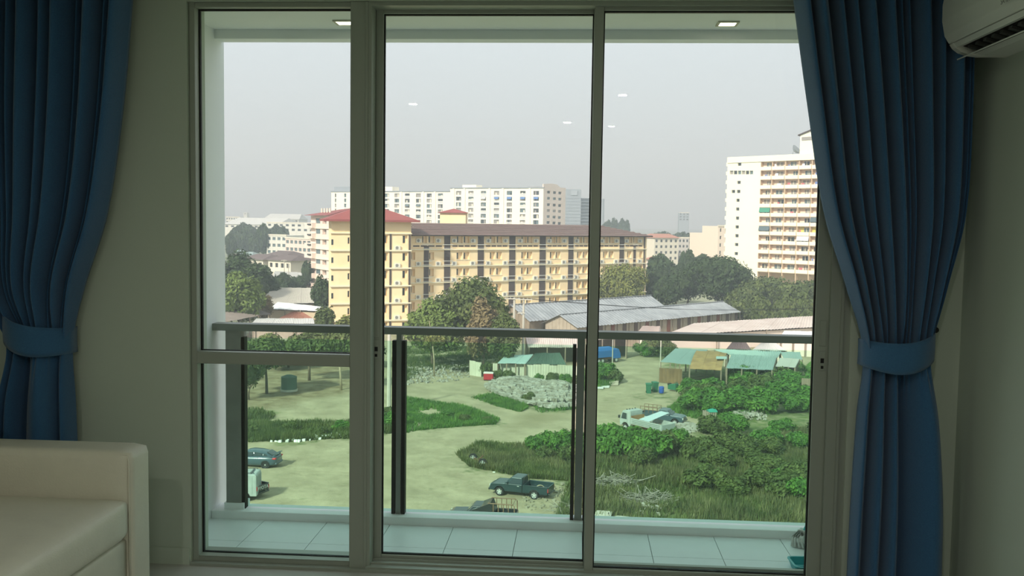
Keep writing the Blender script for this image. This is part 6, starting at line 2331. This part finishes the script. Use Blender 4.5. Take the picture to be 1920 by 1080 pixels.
# ------------------------------------------------------------------ trees
tree(890, 140, 521, 165, L_MID, 'large dark rounded tree in front of the apricot block', seed=3, n_=11000, leaf=.5, lobes=9)
tree(812, 137, 562, 125, L_LIME, 'spreading light green tree at the foot of the apricot block', seed=8, n_=6500, leaf=.5, lobes=7)
tree(908, 133, 560, 80, L_DRY, 'tree with brownish dry foliage in front of the large dark tree', seed=12, n_=5200, leaf=.42, lobes=6)
tree(945, 131, 590, 70, L_MID, 'drooping dark green tree touching the concrete poles', seed=14, n_=4600, leaf=.45, droop=.4)
tree(1166, 209, 497, 112, L_YELLOW, 'drooping yellow-green tree above the grey shed roofs', seed=17, n_=9000, leaf=.6, droop=.5, lobes=8)
tree(1350, 235, 482, 165, L_DARK, 'largest dark green tree in front of the cream tower', seed=22, n_=12000, leaf=.65, lobes=10)
tree(1290, 240, 505, 90, L_DARK, 'dark green tree beside the largest tree, left of it and lower', seed=23, n_=5200, leaf=.6)
tree(1440, 226, 520, 110, L_MID, 'mid green tree at the foot of the cream tower', seed=24, n_=7000, leaf=.6, lobes=8)
tree(1500, 214, 528, 110, L_MID, 'mid green tree between the cream tower and the broad pinkish roof', seed=25, n_=7000, leaf=.6, lobes=8)
tree(1560, 212, 522, 110, L_MID, 'mid green tree behind the door frame by the broad pinkish roof', seed=26, n_=6000, leaf=.6, lobes=8)
tree(1395, 218, 540, 80, L_MID, 'lower mid green tree right behind the grey sheds', seed=27, n_=5200, leaf=.55)
for k, (px, Y, tp, wd) in enumerate(((1225, 235, 515, 60), (1255, 225, 517, 60), (1240, 270, 478, 60), (1270, 255, 500, 50), (1232, 260, 498, 46), (1290, 290, 470, 40), (1320, 300, 478, 50), (1212, 250, 510, 40))):
    tree(px, Y, tp, wd, L_DARK, 'dark bushy tree between the apricot block and the largest tree', 'trees behind the grey sheds', seed=k + 1, lib='mid', n_=4200, leaf=.75)
tree(455, 190, 472, 110, L_DARK, 'tall dark tree left of the apricot wing', seed=31, n_=8000, leaf=.6, lobes=8)
tree(500, 200, 500, 70, L_DARK, 'smaller dark tree beside the tall dark tree', seed=32, n_=4200, leaf=.6)
tree(446, 165, 513, 105, L_LIME, 'flat-topped bright green tree above the large brown roof', seed=33, n_=7000, leaf=.55, lobes=9)
tree(497, 172, 553, 36, L_DRY, 'small reddish-brown tree beside the pale tiled roof', seed=34, n_=1600, leaf=.4)
tree(602, 186, 518, 40, L_DARK, 'narrow dark tree against the apricot wing', seed=35, n_=3000, leaf=.5)
tree(608, 152, 577, 40, L_MID, 'small green tree at the foot of the apricot wing', seed=36, n_=2400, leaf=.45)
tree(648, 145, 592, 60, L_YELLOW, 'low yellow-green tree at the foot of the apricot wing', seed=37, n_=3200, leaf=.45)
for k, (px, Y, tp, wd) in enumerate(((530, 235, 512, 40), (560, 240, 518, 40), (550, 300, 488, 26), (575, 265, 490, 26))):
    tree(px, Y, tp, wd, L_DARK, 'small dark tree among the pale roofs near the peach balcony block', 'trees among the pale roofs', seed=k + 9, lib='mid')
# yard trees seen through the railing glass
tree(500, 112, 628, 110, L_MID, 'dark-stemmed yard tree with low branches behind the sedan', seed=41, n_=8000, leaf=.38, z0f=.48, trunkh=4.2, lobes=8, bark=mat('dark_bark', (.09, .07, .05), .9))
tree(580, 122, 622, 110, L_MID, 'yard tree with a thin crown between the dark-stemmed and the pale-stemmed one', seed=42, n_=6500, leaf=.38, z0f=.5, trunkh=4, lobes=8)
tree(640, 116, 618, 95, L_MID, 'pale-stemmed yard tree on the leaf litter', seed=43, n_=5200, leaf=.38, z0f=.55, trunkh=4.6, lobes=7, bark=M_PALEBARK)
tree(466, 108, 660, 70, L_MID, 'low yard tree beside the grey balcony column', seed=44, n_=3600, leaf=.35, z0f=.25)
tree(815, 128, 622, 50, L_YELLOW, 'slender bare-stemmed tree behind the sandy track', seed=45, n_=900, leaf=.35, z0f=.7, trunkh=6, lobes=4, bark=M_PALEBARK)
tree(540, 132, 640, 110, L_MID, 'tree closing the back of the yard behind the yard trees', seed=46, n_=4200, leaf=.45, z0f=.2)
tree(690, 135, 632, 90, L_MID, 'tree at the back of the yard hidden by the door frame', seed=47, n_=3600, leaf=.45, z0f=.2)
# trees just outside the picture, seen when one steps aside at the window
for k, (px, Y, tp, wd) in enumerate(((395, 190, 486, 90), (330, 200, 480, 100), (265, 205, 490, 100), (200, 196, 500, 100), (1620, 210, 520, 110), (1690, 205, 515, 110), (1760, 212, 520, 110), (1610, 240, 500, 100))):
    tree(px, Y, tp, wd, L_DARK, 'dark bushy tree beyond the end of the yard', 'trees beyond the yard', seed=k + 70, lib='mid')
for k, (px, Y, tp, wd) in enumerate(((395, 118, 640, 100), (330, 122, 636, 100), (265, 116, 650, 90))):
    tree(px, Y, tp, wd, L_MID, 'low green tree in the corner of the yard behind the balcony wall', 'trees in the yard corner', seed=k + 80, lib='low')
# hazy far trees
for k in range(26):
    if k < 12:
        px, Y = 432 + 9 * k + (k * 37 % 7), 420 + (k * 53 % 120)
        tp = 416 - 8 + (21.05 - 14 - (k * 7 % 5)) * F_PX / Y
    else:
        px, Y = 1216 + 9.5 * (k - 12) + (k * 31 % 6), 560 + (k * 47 % 110)
        tp = 420 + (21.05 - 13 - (k * 5 % 4)) * F_PX / Y
    tree(px, Y, tp, 26 + (k * 11 % 12), L_DARK, ('hazy grey-green tree in the clump behind the brown-tiled terrace' if k < 12 else 'hazy grey-green tree in the belt behind the house with the terracotta roof'), 'hazy far trees', seed=k, lib='mid')
for k, (px, tp) in enumerate(((1142, 414), (1152, 410), (1166, 411), (1175, 414), (1136, 418))):
    tree(px, 690, tp, 20, L_DARK, 'grey-blue tree standing on the skyline past the brown hipped roof', 'skyline trees', seed=k + 40, lib='mid')
# old water tank under the yard trees
p = aZ(542, 733)
wt = emp('water_tank', (p.x, p.y, GZ), label='dark green water tank under the yard trees', cat='tank')
MB().cyl((0, 0, .25), (0, 0, 1.75), .95, 16).build('barrel', M_DKGREEN, wt)
MB().cyl((0, 0, 1.75), (0, 0, 2.0), .98, 16, .35).build('lid', M_DKGREEN, wt)
MB().cyl((0, 0, 0), (0, 0, .26), 1.05, 16).build('plinth', M_CONC, wt)

# ------------------------------------------------------------------ haze over the town
hm = bpy.data.materials.new('town_haze')
hm.use_nodes = True
n = hm.node_tree
n.nodes.clear()
ho = n.nodes.new('ShaderNodeOutputMaterial')
hv = n.nodes.new('ShaderNodeVolumeScatter')
hv.inputs['Color'].default_value = (.86, .94, 1, 1)
hv.inputs['Density'].default_value = .0008
hv.inputs['Anisotropy'].default_value = .0
n.links.new(hv.outputs[0], ho.inputs['Volume'])
hz = MB().box(-2500, 2500, 40, 3800, GZ - .5, 260).build('haze', hm)
tag(hz, 'thin grey haze hanging over the whole town outside', 'haze', kind='stuff')
